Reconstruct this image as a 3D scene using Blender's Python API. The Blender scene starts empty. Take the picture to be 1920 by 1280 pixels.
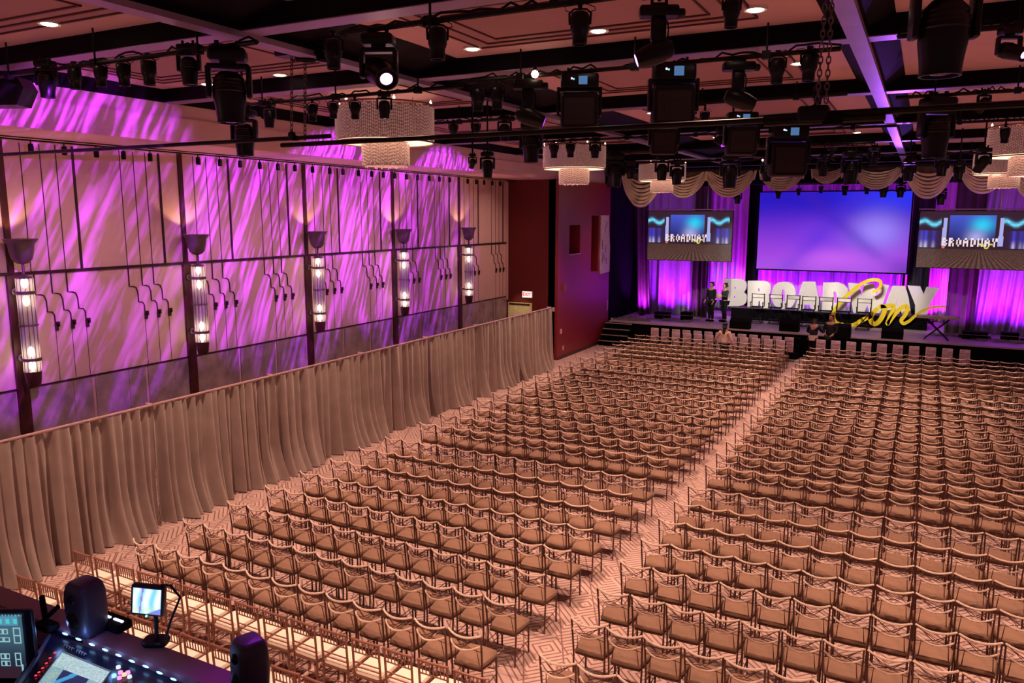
import bpy, bmesh, math, random
import numpy as np
from mathutils import Vector, Matrix, Euler
random.seed(7)
SC = bpy.context.scene
COL = SC.collection
PI = math.pi
# ---------------------------------------------------------------- camera
H = 5.9
YAW, PITCH, ROLL, FPX = -0.48056422, -0.15966389, 0.00207769, 1470.0
_f = Vector((math.sin(YAW)*math.cos(PITCH), math.cos(YAW)*math.cos(PITCH), math.sin(PITCH)))
_r0 = Vector((math.cos(YAW), -math.sin(YAW), 0)); _u0 = _r0.cross(_f)
_r = math.cos(ROLL)*_r0 + math.sin(ROLL)*_u0
_u = -math.sin(ROLL)*_r0 + math.cos(ROLL)*_u0
cam_data = bpy.data.cameras.new('camera'); cam = bpy.data.objects.new('camera', cam_data); COL.objects.link(cam)
cam.matrix_world = Matrix(((_r.x, _u.x, -_f.x, 0), (_r.y, _u.y, -_f.y, 0), (_r.z, _u.z, -_f.z, H), (0, 0, 0, 1)))
cam_data.sensor_width = 36; cam_data.lens = FPX/1920*36; cam_data.clip_start = 0.05; cam_data.clip_end = 200
SC.camera = cam
# ---------------------------------------------------------------- view and world
SC.view_settings.view_transform = 'Standard'; SC.view_settings.look = 'None'
SC.view_settings.gamma = 1; SC.view_settings.use_curve_mapping = False
SC.view_settings.exposure = 0.0
W = bpy.data.worlds.new('world'); SC.world = W; W.use_nodes = True
W.node_tree.nodes['Background'].inputs[0].default_value = (1.0, 0.50, 0.55, 1)
W.node_tree.nodes['Background'].inputs[1].default_value = 0.15
SC.cycles.max_bounces = 6; SC.cycles.diffuse_bounces = 3; SC.cycles.glossy_bounces = 3
SC.cycles.transparent_max_bounces = 12
SC.cycles.sample_clamp_indirect = 4.0
# ---------------------------------------------------------------- measuring helpers (pixel ray -> world plane)
def ray(x, y):
    return _r*(x-960) + _u*(640-y) + _f*FPX
def atz(x, y, z):
    d = ray(x, y); t = (z-H)/d.z; return Vector((d.x*t, d.y*t, z))
def aty(x, y, Y):
    d = ray(x, y); t = Y/d.y; return Vector((d.x*t, Y, H+d.z*t))
def atx(x, y, X):
    d = ray(x, y); t = X/d.x; return Vector((X, d.y*t, H+d.z*t))
def proj(p):
    v = Vector(p)-Vector((0, 0, H)); c = v.dot(_f)
    return (960+FPX*v.dot(_r)/c, 640-FPX*v.dot(_u)/c, c)
# ---------------------------------------------------------------- lights
def aim(o, target):
    d = Vector(target)-o.location
    o.rotation_euler = d.to_track_quat('-Z', 'Y').to_euler()
def spot(name, loc, target, energy, color, angle=60, blend=0.5, radius=0.08):
    l = bpy.data.lights.new(name, 'SPOT'); l.energy = energy; l.color = color
    l.spot_size = math.radians(angle); l.spot_blend = blend; l.shadow_soft_size = radius
    o = bpy.data.objects.new(name, l); COL.objects.link(o); o.location = loc; aim(o, target); return o
def point(name, loc, energy, color, radius=0.06):
    l = bpy.data.lights.new(name, 'POINT'); l.energy = energy; l.color = color; l.shadow_soft_size = radius
    o = bpy.data.objects.new(name, l); COL.objects.link(o); o.location = loc; return o
WARM = (1.0, 0.60, 0.425)
DOWN_E = 1850
# recessed downlights that the ceiling shows (pixel centres), and further rows of the same grid
down_px = [(93,51),(525,145),(389,162),(886,97),(1122,64),(1416,25),(1469,87),(1497,124),(880,253),(1222,215),
           (1323,254),(1343,260),(1600,242),(1607,251),(1624,267),(1645,291),(1435,292),(1448,298),(1776,186),(1164,302)]
down_pos = [atz(x, y, 8.235) for x, y in down_px]
# the rows of the hall's downlights over the seating
grid = [(x, y) for x in (-11.0, -6.3, -2.2, 2.6) for y in (4.5, 9.2, 13.4, 18.4, 23.2, 27.6)]
for i, (x, y) in enumerate(grid):
    spot('downlight_beam', (x, y, 8.16), (x, y+0.2, 0), DOWN_E, WARM, 76, 1.0, 0.09)
for x, xt in ((-5.6, -8.3), (-6.6, -7.0), (-5.2, -5.2), (-3.6, -3.5), (-2.2, -1.8), (-3.4, 0.1)):
    spot('letter_spot', (x, 30.9, 7.7), (xt, 38.4, 2.5), 1500, (1.0, 0.93, 0.84), 27, 0.5, 0.08)
for x in (-11.6, -7.8, -4.6, -1.4, 1.8):
    spot('downlight_beam', (x, 31.9, 8.16), (x, 32.6, 0), 620, WARM, 62, 1.0, 0.09)  # extra row added to brighten the covered front seats
for x in (-8.0, -2.0):
    spot('stage_front_wash', (x, 30.2, 7.7), (x*0.95, 35.6, 1.0), 300, (1.0, 0.72, 0.62), 40, 0.8, 0.1)
spot('beam_violet_fill', (-0.9, 35.4, 5.6), (-0.9, 22.0, 8.05), 900, (0.32, 0.08, 1.0), 16, 1.0, 0.05)  # unseen violet spots added to tint the underside of the ceiling beam
spot('beam_violet_fill', (-0.9, 25.0, 6.2), (-0.9, 12.0, 8.05), 420, (0.42, 0.10, 1.0), 13, 1.0, 0.05)
for y in (6.4, 10.4, 14.6, 18.8, 23.0, 27.0):
    spot('wall_wash_fill', (-10.4, y, 8.1), (-15.42, y, 3.6), 420, WARM, 62, 1.0, 0.1)  # warm spots added to brighten the left wall
# violet pattern projected on the left wall by three moving heads
def gobo(loc, target, energy, angle, rot, scale, seed):
    o = spot('pattern_beam', loc, target, energy, (0.50, 0.04, 1.0), angle, 0.25, 0.02)
    l = o.data; l.use_nodes = True; nt = l.node_tree; em = nt.nodes['Emission']
    tc = nt.nodes.new('ShaderNodeTexCoord'); sx = nt.nodes.new('ShaderNodeSeparateXYZ')
    nt.links.new(tc.outputs['Normal'], sx.inputs[0])
    def m(op, a, b=None):
        n = nt.nodes.new('ShaderNodeMath'); n.operation = op
        for k, v in enumerate((a, b)):
            if v is None: continue
            if isinstance(v, (int, float)): n.inputs[k].default_value = v
            else: nt.links.new(v, n.inputs[k])
        return n.outputs[0]
    u = m('DIVIDE', sx.outputs[0], sx.outputs[2]); v = m('DIVIDE', sx.outputs[1], sx.outputs[2])
    ca, sa = math.cos(rot), math.sin(rot)
    uu = m('ADD', m('MULTIPLY', u, ca), m('MULTIPLY', v, sa)); vv = m('SUBTRACT', m('MULTIPLY', v, ca), m('MULTIPLY', u, sa))
    cx = nt.nodes.new('ShaderNodeCombineXYZ')
    nt.links.new(m('MULTIPLY', uu, scale), cx.inputs[0]); nt.links.new(m('MULTIPLY', vv, scale*0.11), cx.inputs[1]); cx.inputs[2].default_value = seed
    nz = nt.nodes.new('ShaderNodeTexNoise'); nz.inputs['Scale'].default_value = 1.0; nz.inputs['Detail'].default_value = 4.5
    nz.inputs['Roughness'].default_value = 0.6
    nt.links.new(cx.outputs[0], nz.inputs['Vector'])
    mr = nt.nodes.new('ShaderNodeMapRange'); mr.inputs['From Min'].default_value = 0.46; mr.inputs['From Max'].default_value = 0.66
    mr.inputs['To Min'].default_value = 0.12; mr.inputs['To Max'].default_value = 2.3
    nt.links.new(nz.outputs[0], mr.inputs['Value']); nt.links.new(mr.outputs[0], em.inputs['Strength'])
    return o
GOBO_E = 2300
gobo((-8.6, 6.3, 6.85), (-15.42, 9.2, 5.9), GOBO_E, 58, math.radians(-26), 44, 1.3)
gobo((-9.4, 15.4, 6.7), (-15.42, 16.0, 5.4), GOBO_E*0.8, 62, math.radians(-24), 44, 4.3)
gobo((-9.4, 19.4, 6.7), (-15.42, 21.6, 5.2), GOBO_E*0.9, 62, math.radians(-20), 40, 8.1)
# violet and magenta drape uplights on the stage
UP = [(1212,588,37.35,1.0),(1247,594,37.35,0.8),(1285,597,37.35,0.4),(1848,628,36.7,1.0),(1912,632,36.7,1.2),(1800,626,36.7,0.3)]
UPB = [(-9.6,1.0),(-7.9,1.5),(-6.4,1.2),(-5.0,0.8),(-3.6,0.7),(-2.2,1.1),(-0.9,0.8),(0.55,1.8),(1.6,0.9),(3.2,0.6)]
up_fix = []
for x, y, Y, e in UP:
    p = atz(x, y, 1.0); up_fix.append((p.x, Y, 1.0))
    spot('uplight_beam', (p.x, Y, 1.14), (p.x, Y+1.1, 4.0), 800*e, (0.36, 0.008, 1.0), 118, 0.9, 0.06)
    spot('uplight_core', (p.x, Y, 1.14), (p.x, Y+0.5, 2.0), 260*e, (1.0, 0.08, 0.75), 60, 0.9, 0.06)
for x, e in UPB:
    up_fix.append((x, 40.75, 1.0))
    spot('uplight_beam', (x, 40.75, 1.14), (x, 41.6, 4.2), 850*e, (0.36, 0.008, 1.0) if e < 1.4 else (0.75, 0.01, 0.9), 118, 0.9, 0.06)
spot('stage_blue_wash', (-5.0, 36.0, 7.6), (-12.0, 38.3, 4.5), 420, (0.12, 0.05, 1.0), 70, 0.9, 0.1)
spot('stage_blue_wash', (-3.0, 35.6, 7.8), (2.5, 38.0, 5.0), 420, (0.25, 0.04, 1.0), 70, 0.9, 0.1)
spot('valance_wash', (-8.5, 28.6, 6.0), (-9.5, 35.0, 7.2), 110, WARM, 60, 0.8, 0.1)
spot('valance_wash', (-0.5, 28.6, 6.0), (1.0, 35.0, 7.2), 110, WARM, 60, 0.8, 0.1)
spot('wall_violet_spot', (-9.5, 28.0, 7.6), (-13.05, 31.5, 3.6), 120, (0.45, 0.06, 1.0), 30, 1.0, 0.1)
# ---------------------------------------------------------------- materials
MATS = {}
def _new(name):
    m = bpy.data.materials.new(name); m.use_nodes = True; MATS[name] = m
    return m, m.node_tree, m.node_tree.nodes['Principled BSDF']
def mat(name, col, rough=0.6, metal=0.0, var=0.12, nscale=6.0, bump=0.0, bscale=60.0, spec=None, sheen=0.0):
    if name in MATS: return MATS[name]
    m, nt, b = _new(name)
    tc = nt.nodes.new('ShaderNodeTexCoord')
    nz = nt.nodes.new('ShaderNodeTexNoise'); nz.inputs['Scale'].default_value = nscale; nz.inputs['Detail'].default_value = 4
    nt.links.new(tc.outputs['Object'], nz.inputs['Vector'])
    cr = nt.nodes.new('ShaderNodeValToRGB')
    cr.color_ramp.elements[0].position = 0.3; cr.color_ramp.elements[1].position = 0.7
    cr.color_ramp.elements[0].color = tuple(max(0, c*(1-var)) for c in col)+(1,)
    cr.color_ramp.elements[1].color = tuple(min(1, c*(1+var)) for c in col)+(1,)
    nt.links.new(nz.outputs[0], cr.inputs[0]); nt.links.new(cr.outputs[0], b.inputs['Base Color'])
    b.inputs['Roughness'].default_value = rough; b.inputs['Metallic'].default_value = metal
    if spec is not None: b.inputs['Specular IOR Level'].default_value = spec
    if sheen: b.inputs['Sheen Weight'].default_value = sheen
    if bump:
        n2 = nt.nodes.new('ShaderNodeTexNoise'); n2.inputs['Scale'].default_value = bscale
        nt.links.new(tc.outputs['Object'], n2.inputs['Vector'])
        bp = nt.nodes.new('ShaderNodeBump'); bp.inputs['Strength'].default_value = bump; bp.inputs['Distance'].default_value = 0.01
        nt.links.new(n2.outputs[0], bp.inputs['Height']); nt.links.new(bp.outputs[0], b.inputs['Normal'])
    return m
def emit(name, col, strength):
    if name in MATS: return MATS[name]
    m, nt, b = _new(name)
    b.inputs['Base Color'].default_value = (0.02, 0.02, 0.02, 1)
    b.inputs['Emission Color'].default_value = tuple(col)+(1,); b.inputs['Emission Strength'].default_value = strength
    return m
def screen_mat(name, strength):
    m, nt, b = _new(name)
    at = nt.nodes.new('ShaderNodeAttribute'); at.attribute_name = 'picture'
    nt.links.new(at.outputs['Color'], b.inputs['Emission Color']); b.inputs['Emission Strength'].default_value = strength
    b.inputs['Base Color'].default_value = (0.01, 0.01, 0.01, 1); b.inputs['Roughness'].default_value = 0.6
    return m
BLACK = mat('black_metal', (0.006, 0.004, 0.006), 0.4, 0.0, 0.2, spec=0.2)
BLACKM = mat('matt_black', (0.004, 0.003, 0.004), 0.9, 0.0, 0.2, spec=0.1)
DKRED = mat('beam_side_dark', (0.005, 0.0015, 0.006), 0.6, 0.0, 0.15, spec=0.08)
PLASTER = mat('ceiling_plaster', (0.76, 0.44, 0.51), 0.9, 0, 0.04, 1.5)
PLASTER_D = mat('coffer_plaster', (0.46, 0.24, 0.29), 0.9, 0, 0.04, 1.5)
GROOVE = mat('oxblood_paint', (0.10, 0.018, 0.022), 0.6)
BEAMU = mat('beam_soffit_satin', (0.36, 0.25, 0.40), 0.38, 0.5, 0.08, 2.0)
WALLP = mat('wall_panel_cream', (0.74, 0.48, 0.50), 0.65, 0, 0.06, 1.2, 0.15, 8)
DARKWOOD = mat('dark_mahogany', (0.055, 0.012, 0.010), 0.4, 0, 0.3, 5)
LINE = mat('bronze_line', (0.045, 0.014, 0.018), 0.45, 0.3)
PAD = mat('taupe_suede_panel', (0.34, 0.25, 0.29), 0.85, 0, 0.35, 2.5, 0.2, 12)
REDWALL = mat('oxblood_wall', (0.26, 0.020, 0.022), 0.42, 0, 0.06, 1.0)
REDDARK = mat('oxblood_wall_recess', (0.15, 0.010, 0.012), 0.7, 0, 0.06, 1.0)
VELVET = mat('taupe_drape', (0.37, 0.28, 0.255), 0.75, 0, 0.10, 3.0, 0.1, 40, sheen=0.4)
BROWN = mat('brown_drape', (0.075, 0.045, 0.040), 0.8, 0, 0.15, 3.0)
DRAPE = mat('pale_drape', (0.36, 0.33, 0.38), 0.75, 0, 0.06, 3.0)
SWAG_SHADE = mat('swag_fold_shade', (0.10, 0.055, 0.05), 0.9)  # dark brown sheet painted as the shade between the swag ridges
SWAG = mat('champagne_swag', (0.66, 0.50, 0.42), 0.55, 0, 0.08, 3.0)
CHAMP = mat('champagne_metal', (0.95, 0.74, 0.60), 0.28, 0.25, 0.08)
CHAMPD = mat('brown_lacquer_metal', (0.13, 0.055, 0.042), 0.35, 0.3, 0.10)
SEAT = mat('taupe_cushion', (0.250, 0.140, 0.092), 0.8, 0, 0.14, 9.0, 0.15, 50)
GOLDC = mat('gold_lacquer', (0.33, 0.15, 0.10), 0.35, 0.3, 0.10)
WHITEC = mat('white_cushion', (0.92, 0.80, 0.66), 0.7, 0, 0.04)
ALU = mat('satin_aluminium', (0.55, 0.50, 0.50), 0.35, 0.8)
# ---------------------------------------------------------------- mesh builder
class MB:
    def __init__(s): s.v = []; s.f = []; s.mi = []; s.cur = 0
    def add(s, vs, fs):
        o = len(s.v); s.v += [tuple(v) for v in vs]; s.f += [tuple(i+o for i in f) for f in fs]; s.mi += [s.cur]*len(fs); return s
    def box(s, a, b):
        x0, y0, z0 = a; x1, y1, z1 = b
        return s.add([(x0,y0,z0),(x1,y0,z0),(x1,y1,z0),(x0,y1,z0),(x0,y0,z1),(x1,y0,z1),(x1,y1,z1),(x0,y1,z1)],
                     [(0,3,2,1),(4,5,6,7),(0,1,5,4),(1,2,6,5),(2,3,7,6),(3,0,4,7)])
    def cbox(s, c, d): return s.box([c[i]-d[i]/2 for i in range(3)], [c[i]+d[i]/2 for i in range(3)])
    def rbox(s, c, d, r, axis=2, taper=1.0):
        """box with rounded vertical corners (along axis), optional taper of the end"""
        ax = [i for i in range(3) if i != axis]; n = 4; ring = []
        for (sx, sy, a0) in ((1,1,0),(-1,1,PI/2),(-1,-1,PI),(1,-1,3*PI/2)):
            for k in range(n):
                a = a0+k*PI/2/(n-1); ring.append((sx*(d[ax[0]]/2-r)+r*math.cos(a), sy*(d[ax[1]]/2-r)+r*math.sin(a)))
        N = len(ring); vs = []
        e = min(r*0.6, d[axis]*0.25)
        lv = [(-d[axis]/2, 1-e/max(d[ax[0]], 1e-6)*1.2), (-d[axis]/2+e, 1), (d[axis]/2-e, taper), (d[axis]/2, taper*(1-e/max(d[ax[0]], 1e-6)*1.2))]
        for h, sc in lv:
            for (a, b) in ring:
                p = [0, 0, 0]; p[axis] = c[axis]+h; p[ax[0]] = c[ax[0]]+a*sc; p[ax[1]] = c[ax[1]]+b*sc; vs.append(p)
        fs = [tuple(range(N))[::-1], tuple(range(3*N, 4*N))]
        for l in range(3):
            for k in range(N): fs.append((l*N+k, l*N+(k+1) % N, (l+1)*N+(k+1) % N, (l+1)*N+k))
        return s.add(vs, fs)
    def tube(s, pts, r, n=8, closed=False, r2=None, flat=1.0):
        P = [Vector(p) for p in pts]; m = len(P); vs = []; up = None
        for i in range(m):
            if closed: t = P[(i+1) % m]-P[i-1]
            else: t = P[min(i+1, m-1)]-P[max(i-1, 0)]
            t.normalize()
            if up is None:
                up = Vector((0,0,1)) if abs(t.z) < 0.9 else Vector((1,0,0))
            a = t.cross(up)
            if a.length < 1e-5: a = t.cross(Vector((0.3,1,0.2)))
            a.normalize(); b = a.cross(t); b.normalize(); up = b
            rr = r if r2 is None else r+(r2-r)*i/(m-1)
            if callable(r): rr = r(i/(m-1))
            for k in range(n):
                an = 2*PI*k/n; vs.append(P[i]+a*math.cos(an)*rr+b*math.sin(an)*rr*flat)
        fs = []
        for i in range(m if closed else m-1):
            j = (i+1) % m
            for k in range(n): fs.append((i*n+k, i*n+(k+1) % n, j*n+(k+1) % n, j*n+k))
        if not closed: fs += [tuple(range(n))[::-1], tuple(range((m-1)*n, m*n))]
        return s.add(vs, fs)
    def cyl(s, a, b, r, n=12, r2=None): return s.tube([a, b], r, n, r2=r2)
    def lathe(s, prof, c=(0,0,0), n=20, axis=2, a0=0, a1=2*PI):
        full = abs(a1-a0-2*PI) < 1e-6; k = n if full else n+1; vs = []; m = len(prof)
        for (r, h) in prof:
            for i in range(k):
                a = a0+(a1-a0)*i/n; p = [0,0,0]; x = (axis+1) % 3; y = (axis+2) % 3
                p[axis] = c[axis]+h; p[x] = c[x]+r*math.cos(a); p[y] = c[y]+r*math.sin(a); vs.append(p)
        fs = []
        for j in range(m-1):
            for i in range(n):
                i2 = (i+1) % k if full else i+1
                fs.append((j*k+i, j*k+i2, (j+1)*k+i2, (j+1)*k+i))
        return s.add(vs, fs)
    def prism(s, poly, h0, h1, axis=1):
        """polygon in the two other axes, extruded along axis"""
        n = len(poly); vs = []
        for h in (h0, h1):
            for (a, b) in poly:
                p = [0,0,0]; ax = [i for i in range(3) if i != axis]; p[ax[0]] = a; p[ax[1]] = b; p[axis] = h; vs.append(p)
        fs = [tuple(range(n)), tuple(range(2*n-1, n-1, -1))]+[(i, n+i, n+(i+1) % n, (i+1) % n) for i in range(n)]
        return s.add(vs, fs)
    def xf(s, M, start=0):
        for i in range(start, len(s.v)): s.v[i] = tuple(M @ Vector(s.v[i]))
        return s
    def mesh(s, name, mats, smooth=True, angle=40):
        me = bpy.data.meshes.new(name); me.from_pydata(s.v, [], s.f)
        for m in (mats if isinstance(mats, (list, tuple)) else [mats]): me.materials.append(m)
        if any(s.mi): me.polygons.foreach_set('material_index', s.mi)
        bm = bmesh.new(); bm.from_mesh(me); bmesh.ops.recalc_face_normals(bm, faces=bm.faces)
        if smooth:
            for f in bm.faces: f.smooth = True
            ca = math.radians(angle)
            for e in bm.edges:
                if len(e.link_faces) != 2 or e.calc_face_angle(0) > ca: e.smooth = False
        bm.to_mesh(me); bm.free(); me.update(); return me
    def build(s, name, mats, parent=None, smooth=True, angle=40, **k):
        o = bpy.data.objects.new(name, s.mesh(name, mats, smooth, angle)); COL.objects.link(o)
        if parent is not None: o.parent = parent
        if k: tag(o, **k)
        return o
def tag(o, label=None, cat=None, group=None, kind=None):
    if label: o['label'] = label
    if cat: o['category'] = cat
    if group: o['group'] = group
    if kind: o['kind'] = kind
    return o
def empty(name, loc=(0,0,0), rz=0, rot=None, **k):
    o = bpy.data.objects.new(name, None); COL.objects.link(o); o.location = loc
    o.rotation_euler = rot if rot else (0, 0, rz); o.empty_display_size = 0.1
    return tag(o, **k)
def copy_tree(o, parent=None, loc=None, rz=None, label=None):
    c = o.copy(); COL.objects.link(c); c.parent = parent
    if loc is not None: c.location = loc
    if rz is not None: c.rotation_euler = (0, 0, rz)
    if label: c['label'] = label
    for ch in list(o.children): copy_tree(ch, c)
    return c
ORD = ['zeroth','first','second','third','fourth','fifth','sixth','seventh','eighth','ninth','tenth','eleventh','twelfth','thirteenth','fourteenth','fifteenth','sixteenth','seventeenth','eighteenth','nineteenth','twentieth','twenty-first','twenty-second','twenty-third','twenty-fourth','twenty-fifth','twenty-sixth','twenty-seventh','twenty-eighth','twenty-ninth','thirtieth']
_tn = [0]
def trim(mb, mats, **k):
    _tn[0] += 1; return mb.build('trim_%d' % _tn[0], mats, kind='structure', **k)
# ================================================================ ROOM SHELL
# floor: patterned carpet
def carpet():
    m, nt, b = _new('patterned_carpet')
    N = nt.nodes.new; L = nt.links.new
    tc = N('ShaderNodeTexCoord'); sx = N('ShaderNodeSeparateXYZ'); L(tc.outputs['Object'], sx.inputs[0])
    def mt(op, a, b_=None, c=None):
        n = N('ShaderNodeMath'); n.operation = op
        for k, v in enumerate((a, b_, c)):
            if v is None: continue
            if isinstance(v, (int, float)): n.inputs[k].default_value = v
            else: L(v, n.inputs[k])
        return n.outputs[0]
    X, Y = sx.outputs[0], sx.outputs[1]
    nz = N('ShaderNodeTexNoise'); nz.inputs['Scale'].default_value = 1.6; L(tc.outputs['Object'], nz.inputs['Vector'])
    # zigzag stripes whose phase flips by cell, and a diamond net
    fx = mt('PINGPONG', X, 0.35); fy = mt('PINGPONG', Y, 0.35)
    cell = mt('GREATER_THAN', mt('PINGPONG', mt('ADD', X, Y), 0.7), 0.35)
    s1 = mt('PINGPONG', mt('ADD', fx, fy), 0.055); s2 = mt('PINGPONG', mt('SUBTRACT', fx, Y), 0.055)
    l1 = mt('LESS_THAN', s1, 0.017); l2 = mt('LESS_THAN', s2, 0.017)
    mixl = mt('ADD', mt('MULTIPLY', l1, cell), mt('MULTIPLY', l2, mt('SUBTRACT', 1.0, cell)))
    net = mt('LESS_THAN', mt('PINGPONG', mt('ADD', X, mt('MULTIPLY', Y, 0.5)), 0.3), 0.012)
    fac = mt('MINIMUM', mt('ADD', mixl, net), 1.0)
    mx = N('ShaderNodeMixRGB'); mx.inputs[1].default_value = (0.66, 0.46, 0.41, 1); mx.inputs[2].default_value = (0.29, 0.15, 0.13, 1)
    L(fac, mx.inputs[0])
    m2 = N('ShaderNodeMixRGB'); m2.blend_type = 'MULTIPLY'; m2.inputs[0].default_value = 0.35
    L(mx.outputs[0], m2.inputs[1]); L(nz.outputs[0], m2.inputs[2]); L(m2.outputs[0], b.inputs['Base Color'])
    b.inputs['Roughness'].default_value = 0.95
    return m
MB().box((-15.6, -4, -0.1), (9, 43, 0)).build('floor', carpet(), kind='structure')
# left wall (panelled)
XW = -15.42; PIL = [4.75, 8.85, 12.88, 17.0, 21.12, 25.25]
MB().box((XW-0.15, -4, 0), (XW, 29.1, 7.32)).build('wall_left', WALLP, kind='structure')
# flush panel battens, one trim per bay (upper lines) and motif lines below the rail
for bi, yp in enumerate(PIL):
    a = MB()
    for off in (0.40, 0.78, 1.10): a.box((XW, yp+off-0.007, 4.8), (XW+0.010, yp+off+0.007, 7.25))
    a.box((XW, yp+1.45-0.025, 4.8), (XW+0.02, yp+1.45+0.025, 7.25))
    nxt = yp+4.11
    if nxt-1.6 < 29 and bi < 6:
        for off in (-1.60, -1.27, -0.97):
            if nxt+off < 29.0: a.box((XW, nxt+off-0.007, 4.8), (XW+0.010, nxt+off+0.007, 7.25))
        if nxt-0.63 < 29.0: a.box((XW, nxt-0.63-0.025, 4.8), (XW+0.02, nxt-0.63+0.025, 7.25))
    for base in (yp+0.44, yp+0.78, yp+1.10, nxt-1.60, nxt-1.27, nxt-0.97):
        if base > 28.6: continue
        pts = [(base, 4.77), (base, 4.34), (base+0.10, 4.33), (base+0.165, 4.30), (base+0.20, 4.2), (base+0.205, 3.98),
               (base+0.30, 3.965), (base+0.34, 3.90), (base+0.345, 3.66)]
        a.tube([(XW+0.015, y, z) for y, z in pts], 0.014, 6)
        a.tube([(XW+0.004, base+0.345, 3.66), (XW+0.004, base+0.345, 2.56)], 0.006, 4)
        a.box((XW, base+0.33, 3.58), (XW+0.05, base+0.385, 3.72)); a.box((XW, base+0.35, 3.66), (XW+0.05, base+0.42, 3.76))
    trim(a, LINE)
    trim(MB().box((XW, yp-0.05, 4.79), (XW+0.05, yp+0.06, 7.28)), DARKWOOD)
    trim(MB().box((XW, yp-0.10, 0), (XW+0.07, yp+0.12, 4.75)), DARKWOOD)
trim(MB().box((XW, -4, 4.74), (XW+0.045, 29.1, 4.80)).box((XW, -4, 2.52), (XW+0.03, 29.1, 2.55)), LINE)
# padded wainscot panels below
for bi, yp in enumerate(PIL):
    a = MB()
    for (u0, u1, d) in ((0.14,1.03,.03),(1.05,1.47,.015),(1.53,2.32,.03),(2.34,2.76,.015),(2.82,3.52,.03),(3.54,3.98,.015)):
        if yp+u1 > 29.08: u1 = 29.05-yp
        if u1 <= u0: continue
        a.box((XW, yp+u0, 0.1), (XW+d, yp+u1, 2.50))
    trim(a, PAD)
trim(MB().box((XW, 28.97, 2.4), (XW+0.09, 29.06, 7.25)), WALLP)
# soffit, fascia and perimeter beam
XF = -13.35
MB().box((XW-0.15, -4, 7.32), (XF, 36.0, 7.42)).build('ceiling_soffit', PLASTER, kind='structure')
trim(MB().box((XF-0.1, -4, 7.42), (XF+0.02, 36.0, 7.80)).box((XF-0.1, -4, 7.80), (XF-0.04, 36.0, 8.06)), WALLP)
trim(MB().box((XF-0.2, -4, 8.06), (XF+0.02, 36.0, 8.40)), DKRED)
# main ceiling with stepped coffers
ZC = 8.30; ZB = 8.05
MB().box((XF-0.2, -4, ZC), (9, 43, ZC+0.12)).build('ceiling', PLASTER, kind='structure')
BY = [2.9, 7.17, 10.88, 15.66, 21.0, 25.9, 30.5, 35.6]
for y in BY:
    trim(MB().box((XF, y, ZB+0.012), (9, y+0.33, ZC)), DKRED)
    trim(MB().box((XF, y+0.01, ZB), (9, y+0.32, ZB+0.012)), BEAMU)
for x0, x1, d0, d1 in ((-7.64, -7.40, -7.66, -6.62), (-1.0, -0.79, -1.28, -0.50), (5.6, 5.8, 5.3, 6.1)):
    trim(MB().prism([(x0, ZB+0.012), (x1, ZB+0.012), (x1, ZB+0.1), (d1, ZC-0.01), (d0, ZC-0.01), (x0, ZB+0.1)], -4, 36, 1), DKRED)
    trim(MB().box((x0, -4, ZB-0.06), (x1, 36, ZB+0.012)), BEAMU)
# dark red nested mouldings in each coffer and darker inner field
for (cx0, cx1) in ((-13.35, -7.64), (-6.62, -1.28), (-0.5, 5.3)):
    for i in range(len(BY)-1):
        y0, y1 = BY[i]+0.33, BY[i+1]
        if cx0 > -1: 
            continue
        m = MB(); f = MB()
        for k, ins in enumerate((0.62, 0.86, 1.10)):
            a, b_, c, d = cx0+ins+0.1, cx1-ins-0.1, y0+ins*0.9, y1-ins*0.9
            w = 0.022; z0 = ZC-0.03
            m.box((a, c, z0), (b_, c+w*1.6, ZC)).box((a, d-w*1.6, z0), (b_, d, ZC)).box((a, c, z0), (a+w, d, ZC)).box((b_-w, c, z0), (b_, d, ZC))
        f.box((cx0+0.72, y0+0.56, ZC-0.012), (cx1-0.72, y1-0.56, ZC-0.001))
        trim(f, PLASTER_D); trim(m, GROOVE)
# oxblood bay at the far left
XR = -13.05
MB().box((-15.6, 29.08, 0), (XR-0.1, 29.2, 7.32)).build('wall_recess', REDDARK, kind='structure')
rw = MB()
# side wall with two niches cut out: build as strips round the openings
def wallgrid(mb, x0, x1, ys, zs, holes):
    for i in range(len(ys)-1):
        for j in range(len(zs)-1):
            if (i, j) in holes: continue
            mb.box((x0, ys[i], zs[j]), (x1, ys[i+1], zs[j+1]))
wallgrid(rw, XR-0.45, XR, [29.08, 30.15, 31.3, 32.6, 33.45, 34.9], [0, 3.4, 4.3, 5.5, 5.89, 7.32],
         {(1, 2), (3, 1), (3, 2), (3, 3)})
rw.build('wall_side', REDWALL, kind='structure', smooth=False)
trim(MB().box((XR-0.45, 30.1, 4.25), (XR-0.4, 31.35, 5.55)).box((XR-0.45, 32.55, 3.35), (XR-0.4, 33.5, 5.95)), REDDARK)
trim(MB().box((XR-0.4, 30.1, 4.27), (XR+0.03, 31.35, 4.30)), mat('niche_sill', (0.7, 0.35, 0.35), 0.6))
trim(MB().box((XR, 29.08, 0), (XR+0.03, 34.9, 0.12)), DARKWOOD)
trim(MB().box((XR-0.12, 29.02, 0), (XR+0.01, 29.09, 7.32)), REDWALL)
MB().box((-13.15, 43, 0), (9, 43.1, 8.3)).build('wall_back', BLACKM, kind='structure')
MB().box((-13.35, 34.9, 0), (-13.2, 43.1, 8.3)).build('wall_stage_left', BLACKM, kind='structure')
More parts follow.
